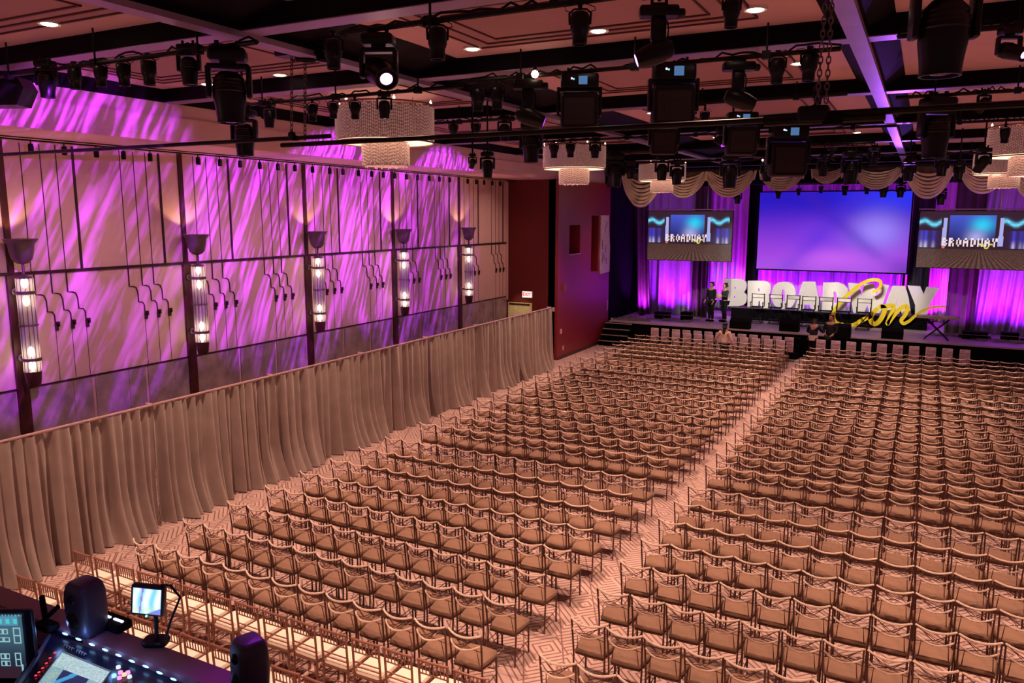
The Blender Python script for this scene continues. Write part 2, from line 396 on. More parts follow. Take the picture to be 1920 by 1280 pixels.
# pale yellow door behind the drape end
d = MB().box((-15.32, 29.02, 0), (-14.22, 29.07, 2.30)); d.build('door_1', mat('pale_yellow_door', (0.85, 0.75, 0.42), 0.5), kind='structure')
dl = MB().box((-15.25, 28.99, 2.20), (-14.3, 29.03, 2.27)); trim(dl, LINE)
spot('door_spot', (-14.6, 28.2, 3.0), (-14.77, 29.1, 2.0), 22, (1.0, 0.86, 0.5), 60, 0.8, 0.1)  # spot on the hall side, aimed at the door
# exit sign
s = empty('exit_sign', (-14.42, 29.0, 2.66), label='small white lit exit sign above the pale door on the dark red wall', cat='sign')
MB().cbox((0, 0.03, 0), (0.46, 0.06, 0.28)).build('housing', mat('white_plastic', (0.8, 0.75, 0.72), 0.4), s)
MB().cbox((0, -0.005, 0), (0.42, 0.012, 0.24)).build('panel', emit('sign_white', (1.0, 0.85, 0.78), 1.3), s)
def text_mesh(txt, size, depth, name, material, parent, loc, rot=(PI/2, 0, 0), bold=0.0):
    cu = bpy.data.curves.new(name, 'FONT'); cu.body = txt; cu.size = size; cu.extrude = depth; cu.offset = bold
    cu.align_x = 'CENTER'; cu.align_y = 'CENTER'
    o = bpy.data.objects.new(name, cu); COL.objects.link(o); bpy.context.view_layer.update()
    me = bpy.data.meshes.new_from_object(o.evaluated_get(bpy.context.evaluated_depsgraph_get()))
    bpy.data.objects.remove(o); q = bpy.data.objects.new(name, me); COL.objects.link(q)
    me.materials.clear(); me.materials.append(material); q.parent = parent; q.location = loc; q.rotation_euler = rot
    return q
text_mesh('EXIT', 0.19, 0.004, 'lettering', emit('sign_red', (0.9, 0.05, 0.03), 0.9), s, (0, -0.016, 0), bold=0.006)
# small things on the red walls
def wallbox(name, p, dims, m, label, cat): return MB().cbox(p, dims).build(name, m, label=label, cat=cat)
IV = mat('ivory_plastic', (0.75, 0.55, 0.48), 0.5)
p = aty(1038, 580, 29.02); wallbox('notice_plate', (p.x, 29.05, p.z), (0.13, 0.05, 0.16), IV, 'small ivory plate on the recessed dark red wall beside the drape end', 'plate')
p = atx(1051, 621, XR); wallbox('wall_switch', (XR+0.02, p.y, p.z), (0.04, 0.12, 0.2), IV, 'ivory switch plate low on the red side wall near its corner', 'switch')
p = atx(1055, 652, XR); wallbox('wall_socket', (XR+0.02, p.y, p.z), (0.04, 0.08, 0.18), IV, 'pale socket plate below the switch on the red side wall', 'socket')
p = atx(1057, 539, XR); wallbox('thermostat', (XR+0.03, p.y, p.z), (0.06, 0.22, 0.28), mat('dull_red_plastic', (0.3, 0.08, 0.06), 0.5), 'small brownish box halfway up the red side wall', 'thermostat')
p = atx(1146, 570, XR); wallbox('strip_plate', (XR+0.008, min(p.y, 34.75), p.z), (0.03, 0.12, 0.5), mat('pinkish_metal', (0.6, 0.4, 0.4), 0.4, 0.5), 'narrow upright metal strip on the red wall next to the stage', 'plate')
# pierced pale relief panel by the second niche
rp = MB(); ys0, ys1, z0, z1 = 33.62, 34.82, 3.25, 5.9
rp.prism([(ys0+0.05, z0), (ys1, z0+0.05), (ys1+0.02, z0+1.2), (ys1-0.12, z0+1.9), (ys1-0.22, z1), (ys0, z1), (ys0+0.02, z0+1.5), (ys0-0.03, z0+0.9)], XR+0.003, XR+0.05, 0)
ro = rp.build('relief_panel', mat('pale_plaster_relief', (0.75, 0.55, 0.55), 0.6, 0, 0.3, 14), label='tall pale pierced relief panel hanging on the red wall beside the stage', cat='wall art')
rs = MB()
for k in range(9):
    yy = ys0+0.15+random.random()*0.85; zz = z0+0.3+random.random()*1.9
    rs.box((XR+0.05, yy, zz), (XR+0.056, yy+0.05, zz+0.28))
rs.build('cutout', DARKWOOD, ro)
# fire extinguisher-like red bottle by the stage steps
p = atz(1147, 641, 0.0)
fe = empty('fire_extinguisher', (XR+0.14, p.y+0.5, 0), label='red extinguisher with pale top by the stage steps', cat='extinguisher')
MB().lathe([(0.001,0.35),(0.09,0.36),(0.1,0.4),(0.1,0.85),(0.06,0.94),(0.03,0.97)], n=14).build('bottle', mat('red_enamel', (0.6, 0.02, 0.02), 0.3), fe)
MB().cbox((0,0,1.02), (0.1,0.05,0.12)).cyl((0,0,0.95),(0,0,1.05),0.02).build('valve', mat('pale_metal', (0.9,0.75,0.65), 0.4), fe)
MB().box((-0.12,-0.14,0),(0.1,0.14,0.35)).build('stand', REDDARK, fe)
# ---------------------------------------------------------------- downlights
for i, p in enumerate(down_pos):
    d = empty('downlight', (p.x, p.y, ZC), label='round recessed warm downlight in the coffered ceiling, %s from the left' % '', cat='ceiling light', group='recessed downlights')
    MB().lathe([(0.10,-0.03),(0.135,-0.035),(0.14,-0.01),(0.14,0.0)], n=20).build('rim', mat('white_rim', (0.8,0.7,0.65), 0.5), d)
    MB().lathe([(0.001,-0.045),(0.08,-0.04),(0.105,-0.02)], n=20).build('lens', emit('downlight_lens', (1.0, 0.83, 0.66), 14), d)
    down_pos[i] = d
_s = sorted(down_pos, key=lambda o: proj(o.location)[0])
for k, o in enumerate(_s):
    o['label'] = 'round recessed downlight glowing in the ceiling, %s from the left in the photo' % ORD[k+1]
# ---------------------------------------------------------------- wall lamps on the pilasters
FR, ntf, bf = _new('frosted_tube')
_tr = ntf.nodes.new('ShaderNodeBsdfTransparent'); _tl = ntf.nodes.new('ShaderNodeBsdfTranslucent'); _df = ntf.nodes.new('ShaderNodeBsdfDiffuse')
_tl.inputs[0].default_value = (0.9, 0.85, 0.95, 1); _df.inputs[0].default_value = (0.36, 0.30, 0.38, 1)
_m1 = ntf.nodes.new('ShaderNodeMixShader'); _m2 = ntf.nodes.new('ShaderNodeMixShader'); _m1.inputs[0].default_value = 0.7; _m2.inputs[0].default_value = 0.5
ntf.links.new(_tl.outputs[0], _m1.inputs[1]); ntf.links.new(_df.outputs[0], _m1.inputs[2])
ntf.links.new(_tr.outputs[0], _m2.inputs[1]); ntf.links.new(_m1.outputs[0], _m2.inputs[2]); ntf.links.new(_m2.outputs[0], ntf.nodes['Material Output'].inputs[0])
PEWTER = mat('pewter', (0.16, 0.12, 0.13), 0.40, 0.6, 0.15)
BULB = emit('lamp_bulb', (1.0, 0.76, 0.50), 17)
names = ['nearest', 'second nearest', 'middle', 'second farthest', 'farthest']
lamp0 = None
for i, yp in enumerate(PIL[1:]):
    lab = 'tall fluted glass tube wall lamp with pewter bowl, %s of the five' % names[i]
    loc = (XW+0.07, yp, 0)
    if lamp0 is None:
        L = lamp0 = empty('wall_lamp', loc, label=lab, cat='wall lamp', group='tube wall lamps on the pilasters')
        cx = 0.36
        MB().lathe([(0.02,4.97),(0.10,4.99),(0.17,5.06),(0.205,5.2),(0.225,5.34),(0.29,5.43),(0.30,5.44),(0.285,5.445),(0.21,5.35),(0.19,5.2),(0.15,5.1),(0.001,5.05)], c=(cx,0,0), n=28).build('bowl', PEWTER, L)
        MB().cyl((cx,0,4.74),(cx,0,5.0),0.025).lathe([(0.001,4.70),(0.13,4.70),(0.14,4.73),(0.03,4.78)], c=(cx,0,0), n=20).build('stem', PEWTER, L)
        t = MB(); n = 48; prof = []
        vs = []
        for z in (2.92, 4.71):
            for k in range(n):
                a = 2*PI*k/n; r = 0.145+0.012*abs(math.sin(a*6)); vs.append((cx+r*math.cos(a), r*math.sin(a), z))
        t.add(vs, [(k, (k+1) % n, n+(k+1) % n, n+k) for k in range(n)])
        tb = t.build('glass_tube', FR, L)
        rd = MB()
        for k in range(12):
            a = 2*PI*k/12; rd.cyl((cx+0.148*math.cos(a), 0.148*math.sin(a), 2.92), (cx+0.148*math.cos(a), 0.148*math.sin(a), 4.71), 0.006, 5)
        rd.build('rods', LINE, L)
        for z, h in ((4.44, 0.03), (3.16, 0.03), (3.82, 0.012)):
            MB().lathe([(0.155,z-h),(0.172,z-h),(0.172,z+h),(0.155,z+h)], c=(cx,0,0), n=28).build('band', PEWTER, L)
        for z in (4.44, 3.16):
            MB().box((0, -0.03, z-0.03), (cx-0.14, 0.03, z+0.03)).lathe([(0.0,-0.02),(0.07,-0.02),(0.07,0.03),(0.0,0.04)], c=(0.02,0,z), n=14, axis=0).build('bracket', PEWTER, L)
        MB().lathe([(0.001,2.62),(0.11,2.63),(0.13,2.72),(0.15,2.90),(0.15,2.93),(0.001,2.93)], c=(cx,0,0), n=24).build('base_cap', DARKWOOD, L)
        for z in (4.62, 4.28, 3.30, 3.03):
            MB().lathe([(0.001,z-0.11),(0.045,z-0.06),(0.06,z),(0.045,z+0.06),(0.001,z+0.11)], c=(cx,0,0), n=12).build('bulb', BULB, tb)
    else:
        L = copy_tree(lamp0, None, loc, label=lab)
    spot('bowl_uplight', (XW+0.40, yp, 5.36), (XW+0.26, yp, 7.6), 34, (1.0, 0.58, 0.30), 104, 0.35, 0.03)
    for z in (4.45, 3.15): point('tube_glow', (XW+0.43, yp, z), 1.2, (1.0, 0.66, 0.42), 0.05)
# picture rail track with little black spots at the top of the wall
tr = MB().cyl((XW+0.5, 6.5, 7.26), (XW+0.5, 28.9, 7.26), 0.016, 6).cyl((XW+0.5, 6.5, 7.30), (XW+0.5, 28.9, 7.30), 0.012, 6)
tr.build('track_rail', BLACK, label='thin black double track rail along the top of the left wall', cat='track')
th0 = None
tpx = [57,120,180,231,281,371,412,450,487,521,553,586,618,643,672,697,719,740,762,783,805,824,843,877,893,908,923,938]
for k, x in enumerate(tpx):
    yy = 268+(x-57)*0.0935
    p = atx(x, yy, XW+0.5)
    lab = 'tiny black track spotlight on the wall rail, %s from the left' % ORD[k+1]
    if th0 is None:
        th0 = empty('track_spotlight', (XW+0.5, p.y, 7.26), label=lab, cat='track light', group='track spotlights along the left wall')
        MB().cyl((0,0,0.0),(0,0,-0.06),0.012,6).build('stem', BLACK, th0)
        MB().lathe([(0.001,-0.06),(0.04,-0.06),(0.05,-0.10),(0.05,-0.21),(0.04,-0.23),(0.001,-0.23)], n=10).build('head', BLACK, th0)
    else: copy_tree(th0, None, (XW+0.5, p.y, 7.26), label=lab)
# ================================================================ PIPE AND DRAPE ALONG THE LEFT AISLE
XC = -12.62
posts = [3.4, 6.55, 9.6, 12.7, 15.9, 18.9, 21.8, 24.6, 27.45]
def fold_sheet(y0, y1, z0, z1, seed, amp=0.055, flare=0.28, n=150, m=18, per=0.17, axis='y', base=XC, puddle=True):
    rnd = random.Random(seed); vs = []; fs = []
    ph = [rnd.uniform(0, 6.28) for _ in range(6)]; pers = [per*rnd.uniform(0.8, 1.3) for _ in range(3)]
    for j in range(m+1):
        t = j/m; z = z1+(z0-z1)*t
        for i in range(n+1):
            s = i/n; y = y0+(y1-y0)*s
            w = math.sin(2*PI*s*(y1-y0)/pers[0]+ph[0])*0.6+math.sin(2*PI*s*(y1-y0)/(pers[1]*1.9)+ph[1])*0.55+math.sin(2*PI*s*(y1-y0)/(pers[2]*3.7)+ph[2])*0.5
            w = math.copysign(abs(w)**0.8, w)
            a = amp*(0.45+0.9*t)
            off = a*w
            if flare:
                fl = flare*(0.5+0.5*math.sin(s*9+ph[3]))*max(0, t-0.55)**2*3.2
                off += fl
            yy = y+0.03*math.sin(s*30+ph[4])*t
            zz = max(z0, z + (0.0 if t < 1 else 0.012*math.sin(s*40+ph[5]) if puddle else 0)) if j == m else z
            vs.append((base+off, yy, zz) if axis == 'y' else (yy, base-off, zz))
    for j in range(m):
        for i in range(n): fs.append((j*(n+1)+i, j*(n+1)+i+1, (j+1)*(n+1)+i+1, (j+1)*(n+1)+i))
    return vs, fs
dn = ['nearest to the camera', 'second nearest', 'third nearest', 'fourth nearest', 'fifth nearest', 'third from its far end', 'second from its far end', 'at its far end']
for i in range(len(posts)-1):
    a, b = posts[i], posts[i+1]
    mb = MB(); mb.add(*fold_sheet(a+0.006, b-0.006, 0.012, 2.34, 11+i, n=230, m=22, amp=0.11, flare=0.42, per=0.21))
    o = mb.build('velvet_drape', VELVET, label='taupe velvet drape panel hanging in folds, %s in the long divider' % dn[i], cat='drape', angle=80)
    md = o.modifiers.new('thickness', 'SOLIDIFY'); md.thickness = 0.008
    MB().cyl((XC, a+0.0, 2.37), (XC, b-0.0, 2.37), 0.026, 8).build('drape_rail', mat('pinkish_alu', (0.62, 0.42, 0.42), 0.4, 0.4), label='pale horizontal tube carrying the drape panel %s' % dn[i], cat='tube')
for i, y in enumerate(posts):
    pm = MB().cyl((XC-0.16, y, 0.01), (XC-0.16, y, 2.39), 0.025, 8).box((XC-0.42, y-0.2, 0.001), (XC-0.1, y+0.2, 0.012)).cyl((XC-0.16, y, 2.37), (XC+0.02, y, 2.37), 0.03, 8)
    pm.build('drape_post', MATS['pinkish_alu'], label='slim upright on a flat base holding the drape divider, %s from the near end' % ORD[i+1], cat='post')
# ================================================================ CHAIRS
def arc(x0, x1, y, bow, z, n=8, zb=0.0):
    out = []
    for k in range(n+1):
        t = k/n; s = 4*t*(1-t); out.append((x0+(x1-x0)*t, y-bow*s, z+zb*s))
    return out
def crossback(lod=0):
    """a dict of part name -> list of (builder, material); origin on the floor under the seat, facing +Y"""
    n = 6 if lod == 0 else 4; k = 8 if lod == 0 else 4
    P = []
    s = MB()
    # cushion: domed trapezoid
    prof = [(0.19, -0.20), (0.225, 0.0), (0.235, 0.14), (0.20, 0.215), (0.0, 0.235), (-0.20, 0.215), (-0.235, 0.14), (-0.225, 0.0), (-0.19, -0.20), (0.0, -0.212)]
    vs = []; N = len(prof)
    for sc, z in ((0.93, 0.435), (1.0, 0.45), (1.0, 0.475), (0.93, 0.495), (0.5, 0.512)):
        vs += [(x*sc, y*sc, z) for x, y in prof]
    vs.append((0, 0, 0.515)); fs = [tuple(range(N))[::-1]]
    for l in range(4):
        for q in range(N): fs.append((l*N+q, l*N+(q+1) % N, (l+1)*N+(q+1) % N, (l+1)*N+q))
    for q in range(N): fs.append((4*N+q, 4*N+(q+1) % N, 5*N))
    s.add(vs, fs); P.append(('seat', s, SEAT))
    fr = MB().tube([(x*0.96, y*0.96, 0.425) for x, y in prof], 0.012, n, closed=True); P.append(('seat_frame', fr, CHAMPD))
    for sx in (-1, 1):
        P.append(('leg', MB().tube([(sx*0.205, -0.215, 0.0), (sx*0.21, -0.195, 0.42), (sx*0.217, -0.225, 0.70), (sx*0.222, -0.255, 0.92)], 0.0125, n), CHAMPD))
        P.append(('leg', MB().tube([(sx*0.205, 0.19, 0.0), (sx*0.205, 0.185, 0.43)], 0.013, n), CHAMPD))
    st = MB()
    for sx in (-1, 1): st.cyl((sx*0.206, -0.205, 0.18), (sx*0.205, 0.188, 0.18), 0.007, 4)
    st.cyl((-0.205, 0.188, 0.24), (0.205, 0.188, 0.24), 0.007, 4).cyl((-0.206, -0.205, 0.24), (0.206, -0.205, 0.24), 0.007, 4)
    P.append(('stretcher', st, CHAMPD))
    P.append(('top_rail', MB().tube(arc(-0.224, 0.224, -0.255, 0.085, 0.922, k, -0.02), 0.0135, n), CHAMP))
    P.append(('middle_rail', MB().tube(arc(-0.217, 0.217, -0.228, 0.115, 0.775, k, -0.035), 0.0115, n), CHAMP))
    x = MB()
    for sx in (-1, 1):
        x.tube([(-sx*0.22, -0.25, 0.905), (0, -0.325, 0.80), (sx*0.215, -0.225, 0.69)], 0.0055, 4)
        x.tube([(-sx*0.20, -0.262, 0.915), (-sx*0.02, -0.305, 0.765)], 0.005, 4)
        x.tube([(sx*0.217, -0.232, 0.77), (sx*0.02, -0.285, 0.70)], 0.005, 4)
    P.append(('cross_bars', x, CHAMPD))
    f = MB(); f.tube([(-0.165, -0.19, 0.50), (-0.150, -0.225, 0.70), (0.150, -0.225, 0.70), (0.165, -0.19, 0.50)], 0.007, 4)
    P.append(('inner_frame', f, CHAMPD))
    return P
def make_chair(parts, name, label, cat, group, loc):
    t = empty(name, loc, label=label, cat=cat, group=group)
    for nm, mb, m in parts: mb.build(nm, m, t)
    return t
PITCH_X = 0.478
rowsY = [7.54+0.92*k for k in range(8)]+[15.38+0.92*k for k in range(12)]+[26.9+0.92*k for k in range(6)]
cands = []
rc = random.Random(3)
for ri, ry in enumerate(rowsY):
    for j in range(13):
        cands.append(['left', ri, j, -4.585-j*PITCH_X, ry+0.25])
    nR = 9 if ri < 2 else 16
    for j in range(nR):
        cands.append(['right', ri, j, -3.345+j*PITCH_X, ry+0.25])
if True:
    # row one more, nearest, right of the aisle
    pass
vis = []
for c in cands:
    px, py, dep = proj((c[3], c[4], 0.6))
    if px > 1955 or py > 1330 or px < -40: continue
    if any(abs(c[3]-a) < 0.42 and abs(c[4]-b) < 0.42 for a, b in [(-7.0, 32.0)]) : continue
    vis.append((dep, c))
vis.sort(key=lambda t: t[0])
near, far = vis[:300], vis[300:]
parts0 = crossback(0); ch0 = None
for dep, (side, ri, j, x, y) in near:
    lab = '%s-block cross-back chair with taupe seat, %s row from camera, %s seat from aisle' % (side, ORD[ri+1], ORD[j+1])
    lab = lab.replace('cross-back chair with taupe seat', 'taupe cross-back chair')
    loc = (x+rc.uniform(-0.008, 0.008), y+rc.uniform(-0.012, 0.012), 0.001); rz = rc.uniform(-0.025, 0.025)
    if ch0 is None:
        ch0 = make_chair(parts0, 'cross_back_chair', lab, 'chair', 'taupe cross-back chairs in rows', loc); ch0.rotation_euler = (0, 0, rz)
    else: copy_tree(ch0, None, loc, rz, lab)
# the remaining, most distant chairs as one object
parts1 = crossback(1); big = MB(); mi = {}
mats = [SEAT, CHAMPD, CHAMP]
vv = []; ff = []; mm = []
for nm, mb, m in parts1:
    k = len(vv); vv += mb.v; ff += [tuple(i+k for i in f) for f in mb.f]; mm += [mats.index(m)]*len(mb.f)
V0 = np.array(vv); allv = []; allf = []; allm = []
for dep, (side, ri, j, x, y) in far:
    k = len(allf and allv)*0+len(allv)*len(V0)
    allv.append(V0+np.array([x+rc.uniform(-.01, .01), y+rc.uniform(-.012, .012), 0.001])); allf += [tuple(i+k for i in f) for f in ff]; allm += mm
me = bpy.data.meshes.new('distant_chairs'); me.from_pydata(np.concatenate(allv).tolist(), [], allf)
for m in mats: me.materials.append(m)
me.polygons.foreach_set('material_index', allm)
me.polygons.foreach_set('use_smooth', [True]*len(allf)); me.update()
o = bpy.data.objects.new('cross_back_chairs', me); COL.objects.link(o)
tag(o, 'hundreds of distant taupe cross-back chairs in rows filling the hall towards the stage', 'chairs', kind='stuff')
# chiavari chairs with white pads, two nearest rows left of the aisle
def chiavari():
    P = []
    s = MB(); s.rbox((0, 0.01, 0.475), (0.40, 0.40, 0.05), 0.06, 2, 0.97); P.append(('cushion', s, WHITEC))
    P.append(('seat_frame', MB().rbox((0, 0.01, 0.435), (0.41, 0.41, 0.03), 0.05), GOLDC))
    for sx in (-1, 1):
        P.append(('leg', MB().tube([(sx*0.19, -0.20, 0), (sx*0.19, -0.185, 0.44), (sx*0.19, -0.215, 0.92)], 0.0145, 8), GOLDC))
        P.append(('leg', MB().tube([(sx*0.185, 0.19, 0), (sx*0.185, 0.19, 0.43)], 0.015, 8, r2=0.017), GOLDC))
    st = MB()
    for z in (0.16, 0.28):
        st.cyl((-0.187, 0.19, z), (0.187, 0.19, z), 0.008, 5).cyl((-0.19, -0.193, z), (0.19, -0.193, z), 0.008, 5)
        for sx in (-1, 1): st.cyl((sx*0.19, -0.193, z+0.05), (sx*0.187, 0.19, z+0.05), 0.008, 5)
    P.append(('stretcher', st, GOLDC))
    b = MB(); b.tube(arc(-0.205, 0.205, -0.215, 0.012, 0.925, 6), 0.015, 8)
    b.cyl((-0.19, -0.203, 0.755), (0.19, -0.203, 0.755), 0.009, 6).cyl((-0.19, -0.195, 0.62), (0.19, -0.195, 0.62), 0.009, 6).cyl((-0.19, -0.193, 0.56), (0.19, -0.193, 0.56), 0.009, 6)
    P.append(('back_rails', b, GOLDC))
    sp = MB()
    for k in range(7):
        xx = -0.145+k*0.0483; sp.cyl((xx, -0.203, 0.755), (xx, -0.215, 0.92), 0.007, 5)
    P.append(('spindles', sp, GOLDC))
    return P
cp = chiavari(); cc0 = None
for rw_, yb, x0, rn in ((0, 6.80, -10.74, 'far'), (1, 5.93, -10.68, 'near')):
    j = 0
    while True:
        x = x0+j*0.4765; q = proj((x, yb, 0.6))
        if q[0] > 1010 or q[1] > 1335: break
        lab = 'gold chiavari chair with white pad, %s from left, %s of two rows' % (ORD[j+1], 'farther' if rw_ == 0 else 'nearer')
        loc = (x, yb+0.215, 0.001)
        if cc0 is None: cc0 = make_chair(cp, 'chiavari_chair', lab, 'chair', 'white-padded chiavari chairs', loc)
        else: copy_tree(cc0, None, loc, rc.uniform(-0.03, 0.03), lab)
        j += 1
# covered seats in front of the stage
COVER = mat('pink_white_cover', (0.85, 0.62, 0.72), 0.8, 0, 0.25, 7)
def covered():
    P = []
    c = MB(); c.rbox((0, -0.20, 0.72), (0.36, 0.07, 0.60), 0.03, 2, 0.96); P.append(('back_cover', c, COVER))
    P.append(('seat', MB().rbox((0, 0.03, 0.46), (0.42, 0.42, 0.09), 0.05), BLACKM))
    P.append(('backrest', MB().rbox((0, -0.155, 0.72), (0.44, 0.03, 0.50), 0.014, 2, 0.95), BLACKM))
    for sx in (-1, 1):
        P.append(('leg', MB().tube([(sx*0.2, -0.2, 0), (sx*0.2, -0.19, 0.42)], 0.012, 6), BLACK))
        P.append(('leg', MB().tube([(sx*0.2, 0.2, 0), (sx*0.2, 0.19, 0.42)], 0.012, 6), BLACK))
    h = MB()
    for k in range(4):
        z = 0.50+k*0.12; h.tube([(-0.14, -0.238, z+0.05), (0, -0.238, z), (0.14, -0.238, z+0.05)], 0.006, 4)
    P.append(('chevron_print', h, mat('rose_print', (0.42, 0.22, 0.27), 0.8)))
    return P
cv = covered(); cv0 = None
sets = []
for r_, (Y, xa, n, st) in enumerate(((33.35, -10.2, 13, 0.47), (32.45, -9.0, 10, 0.47), (33.3, -3.35, 10, 0.555))):
    nm = ('back row left of the aisle', 'row just behind, left of the aisle', 'row right of the aisle')[r_]
    nm = ('in the front row left of the aisle', 'in the second row left of the aisle', 'in the front row right of the aisle')[r_]
    for j in range(n):
        lab = 'pinkish-covered black seat, %s from left %s' % (ORD[j+1], nm)
        loc = (xa+j*st, Y, 0.001)
        if cv0 is None: cv0 = make_chair(cv, 'covered_seat', lab, 'chair', 'covered seats before the stage', loc)
        else: copy_tree(cv0, None, loc, rc.uniform(-0.05, 0.05), lab)
# ================================================================ STAGE
ZS = 1.0
STAGEF = mat('stage_deck', (0.36, 0.31, 0.31), 0.55, 0, 0.12, 2.0)
stage = empty('stage', (-4.5, 35, 0), label='wide black-fronted stage with grey deck below the drapes and letters', cat='stage')
MB().box((-8.4, -0.4, 0.0), (12.5, 7.9, ZS-0.04)).build('skirt', BLACKM, stage)
MB().box((-8.4, -0.42, ZS-0.04), (12.5, 7.9, ZS)).build('deck', STAGEF, stage)
MB().box((-8.4, -0.45, ZS-0.05), (12.5, -0.42, ZS-0.005)).build('edge_strip', mat('pinkish_edge', (0.6, 0.42, 0.40), 0.5), stage)
# stage steps at the far left and treads in the centre aisle
st = empty('stage_steps', (-12.0, 34.5, 0), label='black steps with pale nosings at the far left of the stage', cat='steps')
for k in range(4):
    sp_ = MB().box((-0.95, 0.0+0.28*k-1.06, 0), (0.35, 0.28*k-0.78, 0.24*(k+1))).build('step', BLACKM, st)
    MB().box((-0.95, 0.28*k-1.08, 0.24*(k+1)-0.03), (0.35, 0.28*k-1.06, 0.24*(k+1)+0.005)).build('nosing', mat('pale_nosing', (0.6, 0.5, 0.5), 0.5), sp_)
st = empty('aisle_steps', (-4.52, 34.0, 0), label='black steps up to the stage at the end of the centre aisle', cat='steps')
for k in range(3):
    MB().box((-0.24, 0.28*k-0.3, 0), (0.24, 0.28*k-0.02, 0.28*(k+1))).build('step', BLACKM, st)
pw = atz(1491, 675, 0)
MB().box((pw.x-0.4, pw.y-0.25, 0.002), (pw.x+0.4, pw.y+0.15, 0.03)).build('floor_mat', mat('pale_mat', (0.85, 0.75, 0.70), 0.6), label='pale mat on the floor where the centre aisle meets the stage', cat='mat')
# -------- drapes on the stage
def stage_drape(name, x0, x1, Y, z0, z1, m, seed, label, amp=0.13, per=0.3, lean=0.0):
    mb = MB(); n = max(30, int((x1-x0)*34))
    mb.add(*fold_sheet(x0, x1, z0, z1, seed, amp=amp, flare=0, n=n, m=10, per=per, axis='x', base=Y, puddle=False))
    if lean: mb.v = [(x+lean*(z1-z)/(z1-z0), y, z) for x, y, z in mb.v]
    o = mb.build(name, m, label=label, cat='drape', angle=80); return o
stage_drape('back_drape', -12.9, -7.65, 41.5, ZS+0.02, 7.9, DRAPE, 1, 'violet-lit pale back drape left of the projection screen')
stage_drape('back_drape', -7.55, -0.75, 41.5, ZS+0.02, 7.9, DRAPE, 2, 'violet-lit pale back drape behind and below the projection screen')
stage_drape('back_drape', -0.65, 6.0, 41.5, ZS+0.02, 7.9, DRAPE, 3, 'violet-lit pale back drape right of the projection screen')
stage_drape('side_drape', -12.35, -9.75, 38.3, ZS+0.02, 7.6, DRAPE, 4, 'pale side drape glowing magenta at its foot below the left screen')
stage_drape('side_drape', 1.9, 7.0, 37.9, ZS+0.02, 7.6, DRAPE, 5, 'pale side drape glowing violet below the right screen', lean=-0.4)
stage_drape('brown_leg_drape', -12.95, -12.2, 37.9, ZS+0.02, 7.6, BROWN, 6, 'narrow brown leg drape at the far left edge of the stage', lean=0.3)
stage_drape('brown_leg_drape', -9.85, -9.1, 37.95, ZS+0.02, 7.6, BROWN, 7, 'brown leg drape right of the magenta side drape under the left screen')
stage_drape('brown_leg_drape', 1.05, 2.15, 37.5, ZS+0.02, 7.6, BROWN, 8, 'brown leg drape between the letters and the right side drape', lean=-0.05)
stage_drape('black_leg_drape', -7.85, -7.25, 40.6, ZS+0.02, 7.9, BLACKM, 9, 'black leg drape along the left edge of the projection screen')
stage_drape('black_leg_drape', -0.55, 0.35, 40.6, ZS+0.02, 7.9, mat('charcoal_drape', (0.02, 0.02, 0.025), 0.7), 10, 'charcoal leg drape along the right edge of the projection screen')
# upper dark border behind the swags
MB().box((-13.1, 36.2, 7.22), (8, 36.3, 8.2)).build('border_drape', BLACKM, label='dark border hanging behind the swags above the screen', cat='drape')
for k, (x, Y, z) in enumerate(up_fix):
    q = MB().box((-0.13, -0.09, 0), (0.13, 0.03, 0.05)); t = empty('uplight', (x, Y-0.02, z), label='small black floor uplight at the foot of the stage drapes, %s from left' % ORD[k+1], cat='uplight', group='drape uplights')
    q.build('base', BLACK, t); MB().rbox((0, -0.06, 0.085), (0.22, 0.09, 0.07), 0.02).build('head', BLACK, t)
# -------- pictures on the screens (vertex-coloured grids)
def picture(name, w, h, nx, ny, fn, m, parent, loc, rot=(PI/2, 0, 0)):
    vs = []; fs = []; col = []
    for j in range(ny):
        for i in range(nx):
            k = len(vs); x0, x1 = w*(i/nx-.5), w*((i+1)/nx-.5); y0, y1 = h*(j/ny-.5), h*((j+1)/ny-.5)
            vs += [(x0, y0, 0), (x1, y0, 0), (x1, y1, 0), (x0, y1, 0)]; fs.append((k, k+1, k+2, k+3))
            c = fn((i+.5)/nx, (j+.5)/ny); col += list(c)+[1.0]
            col += list(c)+[1.0]; col += list(c)+[1.0]; col += list(c)+[1.0]
    me = bpy.data.meshes.new(name); me.from_pydata(vs, [], fs); me.materials.append(m)
    ca = me.color_attributes.new('picture', 'FLOAT_COLOR', 'CORNER'); ca.data.foreach_set('color', col)
    o = bpy.data.objects.new(name, me); COL.objects.link(o); o.parent = parent; o.location = loc; o.rotation_euler = rot; return o
def lerp(a, b, t): t = max(0, min(1, t)); return tuple(a[i]+(b[i]-a[i])*t for i in range(3))
def sm(t): t = max(0, min(1, t)); return t*t*(3-2*t)
def lin(c): return tuple(((v/255)/12.92 if v <= 10 else (((v/255)+.055)/1.055)**2.4) for v in c)
cA, cB, cC, cD, cE = lin((34, 22, 190)), lin((120, 60, 235)), lin((165, 70, 225)), lin((160, 140, 255)), lin((30, 50, 250))
